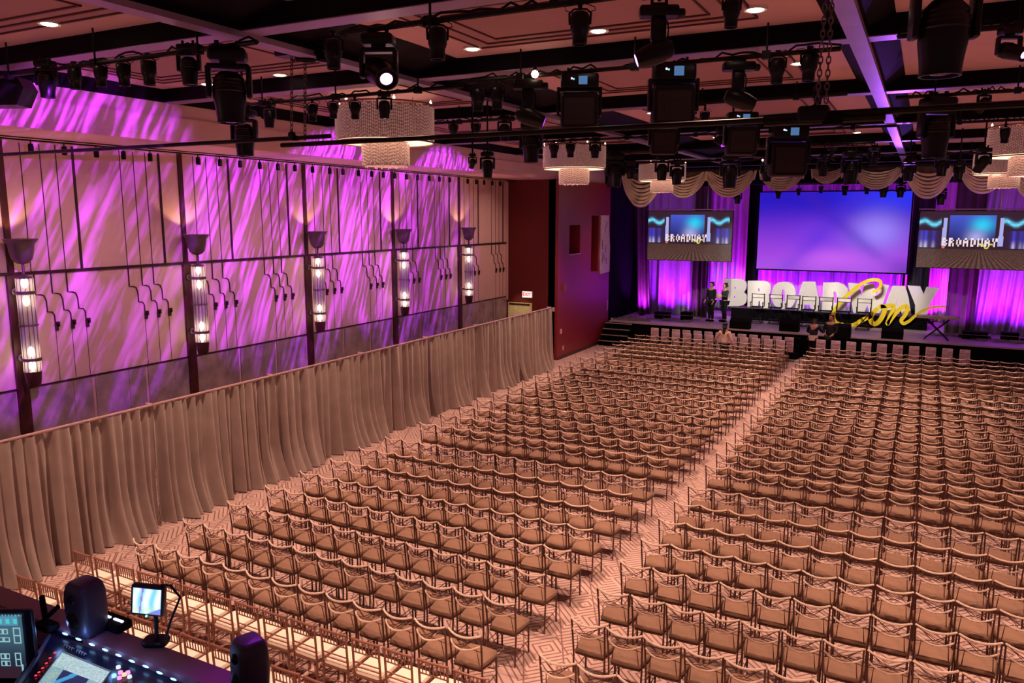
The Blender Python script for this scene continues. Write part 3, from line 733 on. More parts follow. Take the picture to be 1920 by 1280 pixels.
def backdrop(u, v):
    base = lerp(cC, cA, sm((v-0.05)/0.85))
    base = lerp(base, cB, 0.6*math.exp(-((u-0.45)**2+(v-0.4)**2)/0.06))
    base = lerp(base, cE, 0.9*sm((v-0.6)/0.4)*sm((u-0.35)/0.6))
    base = lerp(base, cD, 0.85*math.exp(-(((u-0.80)/0.17)**2+((v-0.50)/0.24)**2)))
    base = lerp(base, lin((215, 105, 250)), 0.6*math.exp(-(((u-0.52)/0.25)**2+((v-0.16)/0.13)**2)))
    d = (u+v*0.62-0.93)
    base = lerp(base, lin((60, 30, 180)), 0.40*math.exp(-(d/0.07)**2)*sm(v*3))
    base = lerp(base, lin((70, 40, 215)), 0.35*math.exp(-((u-v*0.5-0.20)/0.08)**2))
    base = lerp(base, lin((70, 25, 160)), 0.7*sm((u-0.8)/0.2)*sm((0.25-v)/0.25))
    return base
SCM = screen_mat('projection_picture', 1.0)
sc = empty('projection_screen', (-3.93, 40.0, 5.17), label='large central screen glowing blue to violet above the white letters', cat='screen')
picture('picture', 6.62, 3.68, 110, 62, backdrop, SCM, sc, (0, -0.03, 0))
fr = MB(); fr.box((-3.37, -0.02, -1.9), (3.37, 0.05, -1.84)).box((-3.37, -0.02, 1.84), (3.37, 0.05, 1.9)).box((-3.37, -0.02, -1.84), (-3.31, 0.05, 1.84)).box((3.31, -0.02, -1.84), (3.37, 0.05, 1.84)).box((-3.3, 0, -1.83), (3.3, 0.03, 1.83))
fr.build('frame', BLACKM, sc)
w = MB()
for x in (-2.5, 0, 2.5): w.cyl((x, 0.01, 1.9), (x, 0.01, 3.13), 0.01, 5)
w.build('hanging_wires', BLACK, sc)
FONT = {'B':'110101110101110','R':'110101110101101','O':'010101101101010','A':'010101111101101','D':'110101101101110','W':'101101101111101','Y':'101101010010010'}
rn = random.Random(5); blob = [[rn.random() for _ in range(40)] for _ in range(30)]
def live(u, v):
    """the hall as its own camera feed shows it"""
    floor = lin((98, 64, 60)); dark = lin((52, 28, 44))
    if v < 0.34:
        s = 0.5+0.5*math.sin((u-0.55)*90/(0.16+(0.36-v)*1.8)); r = 0.7+0.5*rn.random()
        c = lerp(lin((52, 34, 32)), lin((122, 84, 76)), s*0.6+0.4*(0.34-v)*3*rn.random()); return tuple(q*r for q in c)
    c = dark
    if 0.27 < u < 0.68 and 0.50 < v < 0.93:
        a, b = (u-0.27)/0.41, (v-0.5)/0.43
        c = lerp(lin((32, 36, 110)), lin((70, 90, 215)), b); c = lerp(c, lin((20, 215, 255)), math.exp(-(((a-0.72)/0.22)**2+((b-0.62)/0.3)**2)))
        c = lerp(c, lin((190, 190, 255)), 0.8*math.exp(-(((a-0.6)/0.2)**2+((b-0.1)/0.3)**2)))
    for (a0, a1) in ((0.0, 0.2), (0.71, 0.97)):
        if a0 < u < a1 and 0.70 < v < 0.92:
            q = math.exp(-((v-0.80-0.035*math.sin((u-a0)*34))/0.045)**2)*(0.65+0.35*blob[int((v-0.7)*60) % 30][int((u-a0)*60) % 40])
            c = lerp(c, lerp(lin((10, 110, 190)), lin((130, 240, 255)), q), min(1, q*1.5))
    for ux, s in ((0.03, .8), (0.07, 1.0), (0.14, .5), (0.84, .9), (0.94, 1.0), (0.9, .4)):
        if 0.36 < v < 0.66: c = lerp(c, lerp(lin((70, 70, 225)), lin((235, 225, 255)), sm((0.52-v)/0.14)), s*math.exp(-((u-ux)/0.014)**2))
        if 0.36 < v < 0.66: c = lerp(c, lin((62, 56, 170)), 0.25*math.exp(-((u-ux)/0.05)**2))
    for ux in (0.235, 0.73):
        if 0.4 < v < 0.88 and abs(u-ux) < 0.016+0.012*(0.9-v): c = lin((175, 180, 245))
    if 0.385 < v < 0.53 and 0.22 < u < 0.72:
        a = (u-0.22)/0.50*8; k = int(a); cc = int((a-k)*4); rr = int((0.53-v)/0.145*5)
        if cc < 3 and FONT['BROADWAY'[k]][rr*3+cc] == '1': c = lin((255, 232, 240))
    if 0.345 < v < 0.44 and 0.55 < u < 0.67 and abs(math.sin((u-0.55)*75)*0.045+0.392-v) < 0.02: c = lin((225, 220, 95))
    if 0.345 < v < 0.40 and abs(u-0.235) < 0.014: c = lin((225, 130, 115))
    return c
SCM2 = screen_mat('relay_picture', 0.9)
for nm, x0, x1, Y in (('left', -11.55, -7.65, 36.0), ('right', -0.22, 3.68, 36.0)):
    rn = random.Random(5)
    t = empty('relay_screen', ((x0+x1)/2, Y, 4.97), label='hanging %s side screen showing the stage and chair rows' % nm, cat='screen')
    picture('picture', 3.9, 2.24, 150, 86, live, SCM2, t, (0, -0.03, 0))
    MB().box((-1.97, -0.02, -1.14), (1.97, 0.06, 1.14)).build('backing', BLACKM, t)
    MB().cyl((-2.0, 0, 1.2), (2.0, 0, 1.2), 0.022, 8).build('top_bar', ALU, t)
    w = MB()
    for x in (-0.9, 0.8): w.cyl((x, 0, 1.2), (x, 0, 3.33), 0.008, 5)
    w.build('hanging_wires', ALU, t)
# -------- swagged valance
def swag(xc, halfw, ztop, zbot, label, Y=35.0):
    mb = MB(); D = ztop-zbot; n = 22; nr = 7
    bk = []
    for r in range(nr):
        t = (r+1)/nr; dip = D*(0.12+0.88*t**0.85); hw = halfw*(0.80+0.20*t); pts = []; dr = 0.02+0.20*t
        for i in range(n+1):
            u = -1+2*i/n; e = 1-abs(u)**2.2
            pts.append((xc+u*hw, Y-dr*e**0.6-0.05*math.sin(i*0.9+r), ztop-0.03*r-(dip-0.03*r)*e**0.9))
        R_ = 0.25*D/nr
        mb.tube(pts, lambda q, R_=R_: R_*(0.30+0.80*math.sin(PI*min(max(q, 0.02), 0.98))**0.7), 8, flat=1.25)
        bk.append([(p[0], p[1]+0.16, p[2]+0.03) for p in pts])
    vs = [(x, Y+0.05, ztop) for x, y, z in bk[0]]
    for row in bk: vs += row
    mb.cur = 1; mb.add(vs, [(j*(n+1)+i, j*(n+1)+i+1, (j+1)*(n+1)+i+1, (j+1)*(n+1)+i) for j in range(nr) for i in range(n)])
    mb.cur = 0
    for sx in (-1, 1): mb.tube([(xc+sx*halfw, Y, ztop+0.05), (xc+sx*halfw*0.98, Y-0.03, ztop-0.22), (xc+sx*halfw*0.94, Y-0.02, ztop-0.42)], 0.06, 8, r2=0.03)
    o = mb.build('valance_swag', [SWAG, SWAG_SHADE], label=label, cat='valance', group='draped swags over the stage', angle=80); return o
sw = [(1165,1243,386,'first'),(1243,1325,369,'second'),(1323,1416,368,'third'),(1424,1508,356,'fourth'),(1522,1580,343,'fifth'),(1600,1692,353,'sixth'),(1697,1789,370,'seventh'),(1798,1893,361,'eighth'),(1896,1990,372,'ninth')]
for k, (xa, xb, yb, o_) in enumerate(sw):
    A = aty(xa, 320, 35.0-0.15); B = aty(xb, 320, 34.85); Z = aty((xa+xb)/2, yb, 34.72).z
    swag((A.x+B.x)/2, (B.x-A.x)/2, 7.82, Z, 'beige fabric swag looping over the stage front, %s from the left' % o_)
MB().box((-13.0, 34.9, 7.80), (8, 35.1, 7.9)).build('valance_rail', BLACK, label='black rail carrying the swagged valance', cat='rail')
# -------- letters on their riser
RISY = 38.1
rz = empty('letter_riser', (-3.9, RISY, ZS), label='long black riser under the white letters', cat='riser')
A_ = aty(1370, 598, RISY).x; B_ = aty(1738, 615, RISY).x
MB().box((A_+3.9, 0, 0), (B_+3.9, 1.0, 0.54)).build('body', BLACKM, rz)
MB().box((A_+3.88, -0.02, 0.54), (B_+3.92, 1.02, 0.56)).build('top', mat('charcoal_top', (0.03,0.03,0.033), 0.5), rz)
LET = mat('letter_white', (0.88, 0.84, 0.78), 0.45, 0, 0.03)
LY = 38.45
def flat_letter(name, outline, holes, ox, label, dy=0.0):
    cu = bpy.data.curves.new(name, 'CURVE'); cu.dimensions = '2D'; cu.fill_mode = 'BOTH'; cu.extrude = 0.11; cu.bevel_depth = 0.008
    for poly in [outline]+holes:
        sp = cu.splines.new('POLY'); sp.points.add(len(poly)-1); sp.use_cyclic_u = True
        for k, (x, y) in enumerate(poly):
            q = aty(ox+x/9.6, 500+y/9.6, LY); sp.points[k].co = (q.x, q.z, 0, 1)
    o = bpy.data.objects.new(name, cu); COL.objects.link(o); bpy.context.view_layer.update()
    me = bpy.data.meshes.new_from_object(o.evaluated_get(bpy.context.evaluated_depsgraph_get())); bpy.data.objects.remove(o)
    me.materials.clear(); me.materials.append(LET)
    zmin = min(v.co.y for v in me.vertices); cx = sum(v.co.x for v in me.vertices)/len(me.vertices)
    for v in me.vertices: v.co = (v.co.x-cx, -v.co.z, v.co.y-zmin)
    q = bpy.data.objects.new(name, me); COL.objects.link(q); q.location = (cx, LY+0.12+dy, ZS+0.56); tag(q, label, 'letter', 'white block letters on the stage')
    return q
def ell(cx, cy, rx, ry, n=28, p=2.4):
    out = []
    for k in range(n):
        a = 2*PI*k/n; c, s_ = math.cos(a), math.sin(a)
        out.append((cx+rx*math.copysign(abs(c)**(2/p), c), cy+ry*math.copysign(abs(s_)**(2/p), s_)))
    return out
flat_letter('letter_b', [(360,215),(600,215),(690,228),(740,262),(760,320),(752,390),(712,452),(755,505),(768,575),(752,640),(705,680),(620,697),(425,697),(425,290),(360,270)],
            [[(548,348),(575,350),(576,402),(548,404)],[(538,512),(568,515),(568,566),(538,566)]], 1320, 'large white block letter B standing first on the stage')
flat_letter('letter_r', [(790,232),(1060,232),(1140,250),(1192,300),(1205,360),(1195,430),(1160,485),(1192,540),(1198,718),(1025,712),(1005,590),(985,590),(975,700),(785,695)],
            [[(972,360),(1005,365),(1006,428),(972,428)]], 1320, 'large white block letter R standing second on the stage')
flat_letter('letter_o', ell(1437,500,213,243), [ell(1428,500,28,112,20,3)], 1320, 'large white block letter O standing third on the stage')
flat_letter('letter_a', [(240,270),(462,270),(500,440),(545,640),(556,792),(412,784),(372,680),(272,676),(258,768),(108,766),(165,520)],
            [[(330,500),(352,572),(312,572)]], 1480, 'large white block letter A standing fourth, behind the director chairs')
flat_letter('letter_d', [(612,286),(880,286),(985,325),(1045,400),(1062,510),(1045,650),(985,750),(890,802),(585,795),(598,560)],
            [[(797,440),(838,448),(856,510),(852,655),(797,655)]], 1480, 'large white block letter D standing fifth on the stage')
flat_letter('letter_w', [(1060,302),(1252,318),(1300,555),(1350,322),(1525,322),(1566,560),(1640,330),(1790,342),(1672,700),(1640,845),(1440,838),(1405,690),(1345,838),(1152,836),(1118,640)],
            [], 1480, 'large white block letter W standing sixth, behind the yellow script')
flat_letter('letter_a', [(320,342),(545,346),(610,560),(658,872),(492,868),(470,775),(378,772),(352,852),(160,846),(205,650)],
            [[(402,572),(412,655),(384,655)]], 1640, 'large white block letter A standing seventh, next to last')
flat_letter('letter_y', [(595,345),(820,358),(880,505),(936,372),(1162,378),(990,680),(948,800),(940,895),(728,888),(732,690)],
            [], 1640, 'large white block letter Y standing last on the right')
# yellow script
YEL = mat('yellow_acrylic', (0.95, 0.72, 0.03), 0.35, 0, 0.05)
SY = 38.0
def script(name, strokes, label):
    t = empty(name, (0, SY, 0), label=label, cat='script lettering')
    for nm, ox, pts, w in strokes:
        P = [aty(ox+x/9.6, 500+y/9.6, SY) for x, y in pts]
        # smooth with Catmull-Rom
        Q = []
        for i in range(len(P)-1):
            p0, p1, p2, p3 = P[max(i-1, 0)], P[i], P[i+1], P[min(i+2, len(P)-1)]
            for k in range(6):
                u = k/6; Q.append(0.5*((2*p1)+(p2-p0)*u+(2*p0-5*p1+4*p2-p3)*u*u+(3*p1-p0-3*p2+p3)*u**3))
        Q.append(P[-1]); n = len(Q); mb = MB(); vs = []; fs = []
        ws = [w[0]+(w[1]-w[0])*min(1, 2*i/(n-1)) if i < n/2 else w[1]+(w[2]-w[1])*(2*i/(n-1)-1) for i in range(n)]
        for i in range(n):
            tt = Q[min(i+1, n-1)]-Q[max(i-1, 0)]; nn = Vector((-tt.z, 0, tt.x)).normalized()
            for (a, b) in ((1, -1), (1, 1), (-1, 1), (-1, -1)):
                v = Q[i]+nn*ws[i]*a; vs.append((v.x, b*0.05, v.z))
        for i in range(n-1):
            for k in range(4): fs.append((i*4+k, i*4+(k+1) % 4, (i+1)*4+(k+1) % 4, (i+1)*4+k))
        fs += [(3, 2, 1, 0), ((n-1)*4, (n-1)*4+1, (n-1)*4+2, (n-1)*4+3)]
        mb.add(vs, fs).build(nm, YEL, t)
    return t
script('script_sign', [
    ('letter_c', 1480, [(1500,450),(1580,420),(1640,350),(1640,270),(1560,232),(1420,250),(1240,345),(1060,500),(900,660),(815,790),(790,900),(830,1000),(930,1040),(1080,1065),(1200,1030),(1320,955),(1480,880)], (0.055, 0.085, 0.10)),
    ('letter_o', 1480, [(1600,745),(1530,800),(1470,900),(1475,990),(1540,1030),(1620,975),(1690,860),(1715,760),(1670,712),(1610,735)], (0.09, 0.10, 0.09)),
    ('letter_n', 1640, [(110,712),(200,705),(330,700),(330,780),(270,910),(228,1030),(320,910),(450,760),(560,705),(590,760),(540,880),(480,960),(520,1020),(620,975),(720,890),(860,790),(1000,740),(1150,715),(1310,722)], (0.085, 0.085, 0.035)),
], 'yellow handwritten Con script mounted in front of the white letters')
MB().box((aty(1575,600,SY).x, SY-0.02, ZS), (aty(1575,600,SY).x+0.05, SY+0.02, 1.3)).box((aty(1575,600,SY).x, SY-0.02, ZS), (aty(1650,600,SY).x+0.05, SY+0.02, ZS+0.04)).box((aty(1650,600,SY).x, SY-0.02, ZS), (aty(1650,600,SY).x+0.05, SY+0.02, 1.4)).build('script_stand', BLACK, label='low black support under the yellow script', cat='stand')
# -------- director chairs
def director():
    P = []
    CV = mat('white_canvas', (0.9, 0.84, 0.76), 0.7)
    P.append(('back_canvas', MB().box((-0.26, -0.212, 1.18), (0.26, -0.2, 1.32)), CV))
    P.append(('back_trim', MB().box((-0.27, -0.216, 1.32), (0.27, -0.196, 1.345)).box((-0.27, -0.216, 1.155), (0.27, -0.196, 1.18)), BLACK))
    P.append(('seat', MB().box((-0.26, -0.2, 0.76), (0.26, 0.2, 0.78)), BLACKM))
    for sx in (-1, 1):
        P.append(('back_post', MB().box((sx*0.275-0.02, -0.23, 0.76), (sx*0.275+0.02, -0.19, 1.36)), BLACK))
        P.append(('armrest', MB().box((sx*0.275-0.03, -0.22, 0.96), (sx*0.275+0.03, 0.22, 0.985)).box((sx*0.275-0.015, 0.17, 0.76), (sx*0.275+0.015, 0.2, 0.96)), BLACK))
    for sy in (-0.2, 0.2):
        for sx in (-1, 1):
            P.append(('leg', MB().tube([(sx*0.27, sy, 0.77), (-sx*0.27, sy+sx*0.02, 0.03)], 0.016, 6), BLACK))
    P.append(('foot_rail', MB().box((-0.3, 0.17, 0.02), (0.3, 0.22, 0.045)).box((-0.3, -0.22, 0.02), (0.3, -0.17, 0.045)).box((-0.24, 0.24, 0.25), (0.24, 0.32, 0.265)), BLACK))
    return P
dp = director(); d0 = None
for k, (x, y) in enumerate([(1416,607),(1450,609),(1482,611),(1512,614),(1544,616),(1578,618),(1616,620)]):
    q = atz(x, y, ZS); loc = (q.x, q.y+0.25, ZS+0.001); lab = 'tall black director chair with white canvas back, %s from left on stage' % ORD[k+1]
    if d0 is None: d0 = make_chair(dp, 'director_chair', lab, 'chair', 'director chairs on the stage', loc); d0.rotation_euler = (0, 0, PI)
    else: copy_tree(d0, None, loc, PI+rc.uniform(-0.15, 0.15), lab)
# -------- wedge monitors
def wedge(x, y, w, h, label, rz=0.0):
    q = atz(x, y, ZS); t = empty('floor_monitor', (q.x, q.y+0.3, ZS+0.001), rz, label=label, cat='speaker', group='wedge monitors on the stage edge')
    MB().prism([(-0.22, 0), (0.25, 0), (0.25, h*0.55), (0.02, h), (-0.20, h*0.75)], -w/2, w/2, 0).build('cabinet', BLACKM, t)
    MB().prism([(0.255, h*0.5), (0.26, h*0.54), (0.04, h*0.97), (0.03, h*0.93)], -w/2+0.03, w/2-0.03, 0).build('grille', BLACK, t)
    for sx in (-1, 1): MB().box((sx*w/2-0.012, -0.1, h*0.4), (sx*w/2+0.012, 0.1, h*0.5)).build('handle', BLACK, t)
wedge(1385, 617, 0.85, 0.45, 'black wedge monitor at the left end of the lit stage edge')
wedge(1478, 622, 0.80, 0.50, 'black boxy monitor on stage before the third director chair')
wedge(1574, 633, 0.78, 0.55, 'black boxy monitor right of the aisle under the yellow C')
wedge(1672, 636, 0.80, 0.42, 'black wedge monitor under the yellow script, near the keyboard')
# -------- keyboard on an x stand
q = atz(1755, 640, ZS); kb = empty('keyboard', (q.x, q.y+0.5, ZS+0.86), -0.05, label='long slim keyboard on an x stand at the right end of the letters', cat='keyboard')
MB().rbox((0, 0, 0.05), (1.5, 0.36, 0.10), 0.03).build('case', BLACK, kb)
MB().box((-0.7, -0.175, 0.10), (0.7, 0.0, 0.112)).build('keys', mat('ivory_keys', (0.85, 0.8, 0.75), 0.4), kb)
MB().box((-0.74, 0.181, 0.0), (0.74, 0.19, 0.1)).box((-0.74, -0.19, 0.0), (0.74, -0.181, 0.1)).build('trim_strip', mat('pale_trim', (0.6, 0.52, 0.5), 0.4), kb)
t = empty('keyboard_stand', (q.x, q.y+0.5, ZS+0.001), -0.05, label='black folding x stand under the keyboard on the right', cat='stand')
for sx in (-1, 1):
    MB().tube([(sx*0.42, -0.1, 0.03), (-sx*0.42, -0.1, 0.84)], 0.025, 8).build('leg', BLACK, t)
    MB().tube([(sx*0.42, 0.1, 0.03), (-sx*0.42, 0.1, 0.84)], 0.025, 8).build('leg', BLACK, t)
    MB().cyl((sx*0.42, -0.25, 0.02), (sx*0.42, 0.25, 0.02), 0.02, 6).build('foot', BLACK, t)
# low clutter of cables and cases in front of the side drapes
rk = random.Random(9)
def clutter(x0, x1, Y, n, label, z=ZS):
    mb = MB()
    for k in range(n):
        x = rk.uniform(x0, x1); y = Y+rk.uniform(-0.5, 0.5); r = rk.uniform(0.1, 0.28); pts = []
        for a in range(14): pts.append((x+r*math.cos(a/13*6), y+0.5*r*math.sin(a/13*6), z+0.03+0.05*rk.random()))
        mb.tube(pts, 0.016, 5)
    o = mb.build('cable_heap', mat('grey_cable', (0.22, 0.18, 0.19), 0.6), label=label, cat='cables', kind='stuff')
clutter(-12.7, -11.3, 35.6, 26, 'loose heap of pale looped cables on the stage corner by the steps')
clutter(-10.8, -9.3, 36.2, 18, 'tangle of cables on the deck below the left screen')
clutter(2.2, 4.6, 36.2, 34, 'tangle of cables on the deck below the right screen')
clutter(0.7, 1.6, 36.6, 12, 'small tangle of cables beside the keyboard stand')
for k, (x, Y, w, h) in enumerate([(-10.9, 36.6, 0.7, 0.32), (-9.7, 36.5, 0.5, 0.4), (2.1, 36.4, 0.9, 0.3), (3.3, 36.5, 0.6, 0.34)]):
    t = empty('flight_case', (x, Y, ZS+0.001), label='low black equipment case on the deck, %s from left near the drapes' % ORD[k+1], cat='case')
    MB().rbox((0, 0, h/2), (w, 0.45, h), 0.02).build('body', BLACKM, t); MB().box((-w/2-0.005, -0.23, h*0.62), (w/2+0.005, 0.23, h*0.66)).build('edge_strip', ALU, t)
# ================================================================ OVERHEAD RIG
LENSV = emit('violet_lens', (0.42, 0.03, 1.0), 2.2); LENSW = emit('white_violet_lens', (0.80, 0.30, 1.0), 4.0)
LENSD = mat('dark_lens', (0.02, 0.015, 0.05), 0.08)
DISP = emit('blue_display', (0.12, 0.30, 0.62), 0.55); LEDG = emit('green_led', (0.1, 0.9, 0.6), 4); LEDP = emit('pink_led', (0.9, 0.35, 0.9), 4)
CAN = mat('lamp_housing', (0.005, 0.003, 0.005), 0.35, 0.0, 0.2, spec=0.25)
CAN2 = mat('panel_housing', (0.012, 0.004, 0.007), 0.5, 0.0, 0.2, spec=0.2)
def base_proto(name): return empty(name, (0, 0, -50))
def build_can(t):
    MB().cyl((0,0,0.06),(0,0,-0.08),0.035,8).box((-0.06,-0.05,-0.02),(0.06,0.05,0.06)).build('clamp', BLACK, t)
    MB().tube([(-0.20,0,-0.50),(-0.21,0,-0.22),(-0.12,0,-0.12),(0.12,0,-0.12),(0.21,0,-0.22),(0.20,0,-0.50)], 0.025, 6).build('yoke', BLACK, t)
    MB().lathe([(0.001,-0.18),(0.13,-0.19),(0.17,-0.24),(0.19,-0.34),(0.19,-0.60),(0.165,-0.70),(0.15,-0.72),(0.145,-0.98),(0.15,-1.0),(0.13,-1.0),(0.12,-0.94),(0.001,-0.93)], n=20).build('barrel', CAN, t)
    MB().tube([(0.1,0.03,0.02),(0.28,0.05,-0.06),(0.30,0.04,-0.14),(0.16,0.02,-0.2)], 0.012, 5).tube([(-0.1,0.03,0.0),(-0.3,0.05,-0.03),(-0.28,0.04,-0.14),(-0.14,0.02,-0.2)], 0.012, 5).build('cable', BLACK, t)
def build_mover(t, lens=LENSD, tilt=0.0, pan=0.0):
    MB().cyl((-0.12,0,0.08),(-0.12,0,-0.02),0.03,6).cyl((0.12,0,0.08),(0.12,0,-0.02),0.03,6).box((-0.13,-0.02,-0.03),(0.13,0.02,0.01)).build('clamp', BLACK, t)
    MB().rbox((0,0,-0.11),(0.44,0.34,0.16),0.05).build('base', CAN, t)
    y = MB().cyl((0,0,-0.17),(0,0,-0.24),0.10,14).rbox((0,0,-0.26),(0.50,0.16,0.07),0.03)
    for sx in (-1, 1): y.rbox((sx*0.235,0,-0.46),(0.06,0.16,0.42),0.025)
    y.build('yoke', CAN, t)
    R = Matrix.Translation((0,0,-0.58)) @ Matrix.Rotation(pan, 4, 'Z') @ Matrix.Rotation(tilt, 4, 'X')
    h = MB().lathe([(0.001,0.26),(0.11,0.25),(0.17,0.18),(0.195,0.05),(0.19,-0.12),(0.17,-0.26),(0.16,-0.38),(0.165,-0.42),(0.145,-0.42),(0.14,-0.38)], n=22)
    for k in range(4): h.lathe([(0.19-0.004*k,-0.02+0.05*k),(0.205-0.006*k,0.0+0.05*k),(0.19-0.004*k,0.02+0.05*k)], n=22)
    h.lathe([(0.14,-0.385),(0.085,-0.40)], n=22); h.xf(R); hd_ = h.build('head', CAN, t)
    MB().lathe([(0.001,-0.415),(0.05,-0.41),(0.088,-0.40)], n=20).xf(R).build('lens', lens, hd_)
def build_panel(t):
    MB().cyl((-0.2,0,0.08),(-0.2,0,-0.04),0.025,6).cyl((0.2,0,0.08),(0.2,0,-0.04),0.025,6).box((-0.21,-0.02,-0.05),(0.21,0.02,-0.01)).build('clamp', BLACK, t)
    t_ = MB().rbox((0,0,-0.16),(0.66,0.40,0.24),0.05).build('base', CAN, t)
    MB().box((-0.02,-0.215,-0.23),(0.13,-0.20,-0.09)).build('display', DISP, t_)
    MB().cbox((-0.14,-0.21,-0.13),(0.025,0.02,0.025)).build('status_light', LEDP, t_)
    MB().cbox((-0.105,-0.21,-0.14),(0.02,0.02,0.02)).build('status_light', LEDG, t_)
    y = MB()
    for sx in (-1, 1): y.rbox((sx*0.37,0,-0.50),(0.05,0.2,0.5),0.02)
    y.rbox((0,0,-0.30),(0.74,0.22,0.06),0.03).build('yoke', CAN, t)
    h_ = MB().rbox((0,0,-0.66),(0.66,0.36,0.62),0.07,1).build('head', CAN2, t)
    MB().box((-0.26,-0.19,-0.90),(0.26,-0.178,-0.45)).box((-0.15,-0.20,-0.80),(0.15,-0.188,-0.60)).build('rear_cover', mat('brown_black_cover', (0.012,0.005,0.007),0.6), h_)
    f = MB()
    for k in range(7): f.box((0.325,-0.15,-0.42-k*0.075),(0.36,0.15,-0.40-k*0.075))
    f.build('cooling_fins', BLACK, h_)
def build_tee(t, lens=LENSV, flip=1):
    MB().cyl((-0.12,0,0.08),(-0.12,0,-0.02),0.03,6).cyl((0.12,0,0.08),(0.12,0,-0.02),0.03,6).box((-0.13,-0.02,-0.03),(0.13,0.02,0.01)).build('clamp', BLACK, t)
    MB().rbox((0,0,-0.14),(0.66,0.30,0.17),0.05).lathe([(0.001,0.30),(0.06,0.30),(0.075,0.34),(0.075,0.42),(0.05,0.44),(0.001,0.44)], c=(0,0,-0.16), n=14, axis=0).build('base', CAN, t)
    MB().rbox((0,0,-0.42),(0.26,0.16,0.40),0.05).tube([(0.14,0,-0.28),(0.17,0,-0.4),(0.15,0,-0.62)],0.014,6).build('yoke', CAN, t)
    R = Matrix.Translation((0.02*flip,0,-0.80)) @ Matrix.Rotation(flip*math.radians(-70), 4, 'Y')
    MB().lathe([(0.001,0.30),(0.10,0.29),(0.16,0.22),(0.19,0.05),(0.18,-0.15),(0.14,-0.32),(0.13,-0.36),(0.11,-0.36)], n=22).xf(R).build('head', CAN, t)
    MB().lathe([(0.001,-0.365),(0.06,-0.365),(0.105,-0.358)], n=18).xf(R).build('lens', lens, t.children[-1])
PROT = {}
def proto(kind):
    if kind not in PROT:
        nm = {'can':'profile_spotlight','mover':'moving_head_light','vmover':'moving_head_light','tmover':'moving_head_light','panel':'panel_light','tee':'moving_head_light','teer':'moving_head_light','wmover':'moving_head_light'}[kind]
        t = empty(nm, (0,0,0))
        if kind == 'can': build_can(t)
        elif kind == 'mover': build_mover(t)
        elif kind == 'vmover': build_mover(t, LENSW, math.radians(-66), math.radians(28))
        elif kind == 'wmover': build_mover(t, LENSV, math.radians(-48), math.radians(10))
        elif kind == 'tmover': build_mover(t, LENSD, math.radians(35), 0.4)
        elif kind == 'panel': build_panel(t)
        elif kind == 'tee': build_tee(t, LENSV, 1)
        elif kind == 'teer': build_tee(t, LENSW, -1)
        PROT[kind] = [t, False]
    return PROT[kind]
def fixture(kind, x, y0, y1, Y, label, rz=None, group=None, cat=None):
    A = aty(x, y0, Y)
    for (pn, py, xa, xb, pz) in PIPES:
        if abs(py-Y) < 0.35 and xa-0.4 < A.x < xb+0.4: Y = py; break
    A = aty(x, y0, Y); B = aty(x, y1, Y); s = A.z-B.z
    p, used = proto(kind)
    rz = math.radians(25) if rz is None else rz          # rigs face the camera side a little
    t = p if not used else copy_tree(p)
    PROT[kind][1] = True
    wd = 1.32 if kind == 'can' else 1.12 if 'mover' in kind else 1.0
    t.location = A; t.rotation_euler = (0, 0, rz); t.scale = (s*wd, s*wd, s)
    if kind != 'x':
        best = None
        for (pn, py, xa, xb, pz) in PIPES:
            if abs(py-Y) < 0.35 and xa-0.4 < A.x < xb+0.4: best = pz; break
        top = best if best is not None else ZC-0.002
        if True:
            MB().cyl((0, 0, 0.03), (0, 0, (top-A.z)/s+0.001), 0.016/s, 6).build('drop_rod', BLACK, t)
    tag(t, label, cat or ('spotlight' if kind == 'can' else 'stage light'), group)
    return t
# pipes under the cross beams
PZ = 7.62
PIPES = []
ptxt = ['leftmost front','front middle','second row','second row right','third row left','third row right','fourth row','fifth row','sixth row']
def pipe(name, Y, x0, x1, px, py, r=0.03, label='', mats=BLACK, hang=True):
    z = aty(px, py, Y).z; X0 = aty(x0, py, Y).x; X1 = aty(x1, py, Y).x
    t = empty(name, (0, Y, z), label=label, cat='pipe'); PIPES.append((name, Y, X0, X1, z))
    MB().cyl((X0, 0, 0), (X1, 0, 0), r, 8).build('tube', mats, t)
    if hang:
        n = max(2, int(abs(X1-X0)/1.6))
        for k in range(n): xx = X0+(X1-X0)*(k+0.5)/n; MB().cyl((xx, 0, 0), (xx, 0, ZC-z if Y < 34 else 0.3), 0.014, 5).box((xx-0.05,-0.05,-0.05),(xx+0.05,0.05,0.05)).build('hanger', BLACK, t)
        c = MB(); pts = []; m = 40; rr = random.Random(int(Y*10+x0))
        for k in range(m+1): pts.append((X0+(X1-X0)*k/m, 0.03, 0.045+rr.uniform(-0.06, 0.05)))
        c.tube(pts, 0.014, 5); c.build('cable', BLACK, t)
    return t
pipe('lighting_pipe', 7.0, -60, 482, 300, 103, label='black lighting pipe at upper left carrying small spotlights')
pipe('lighting_pipe', 7.0, 640, 1460, 860, 33, label='black lighting pipe along the top edge in the middle')
pipe('lighting_pipe', 10.7, 428, 868, 640, 181, label='black lighting pipe above the nearest large chandelier')
pipe('lighting_pipe', 10.7, 880, 1575, 1283, 117, label='black lighting pipe with the boxy panel lights in the middle')
pipe('lighting_pipe', 10.7, 1683, 1990, 1800, 58, label='black lighting pipe at upper right near the frame edge')
pipe('lighting_pipe', 15.45, 815, 1010, 900, 226, label='short lighting pipe right of the nearest chandelier')
pipe('lighting_pipe', 15.45, 1235, 1588, 1400, 188, label='black lighting pipe behind the hanging chains')
pipe('lighting_pipe', 15.45, 1680, 1990, 1800, 176, label='black lighting pipe right of the violet beam, third row')
pipe('lighting_pipe', 20.7, 1000, 1680, 1250, 255, label='black lighting pipe in the fourth row, above the second chandelier')
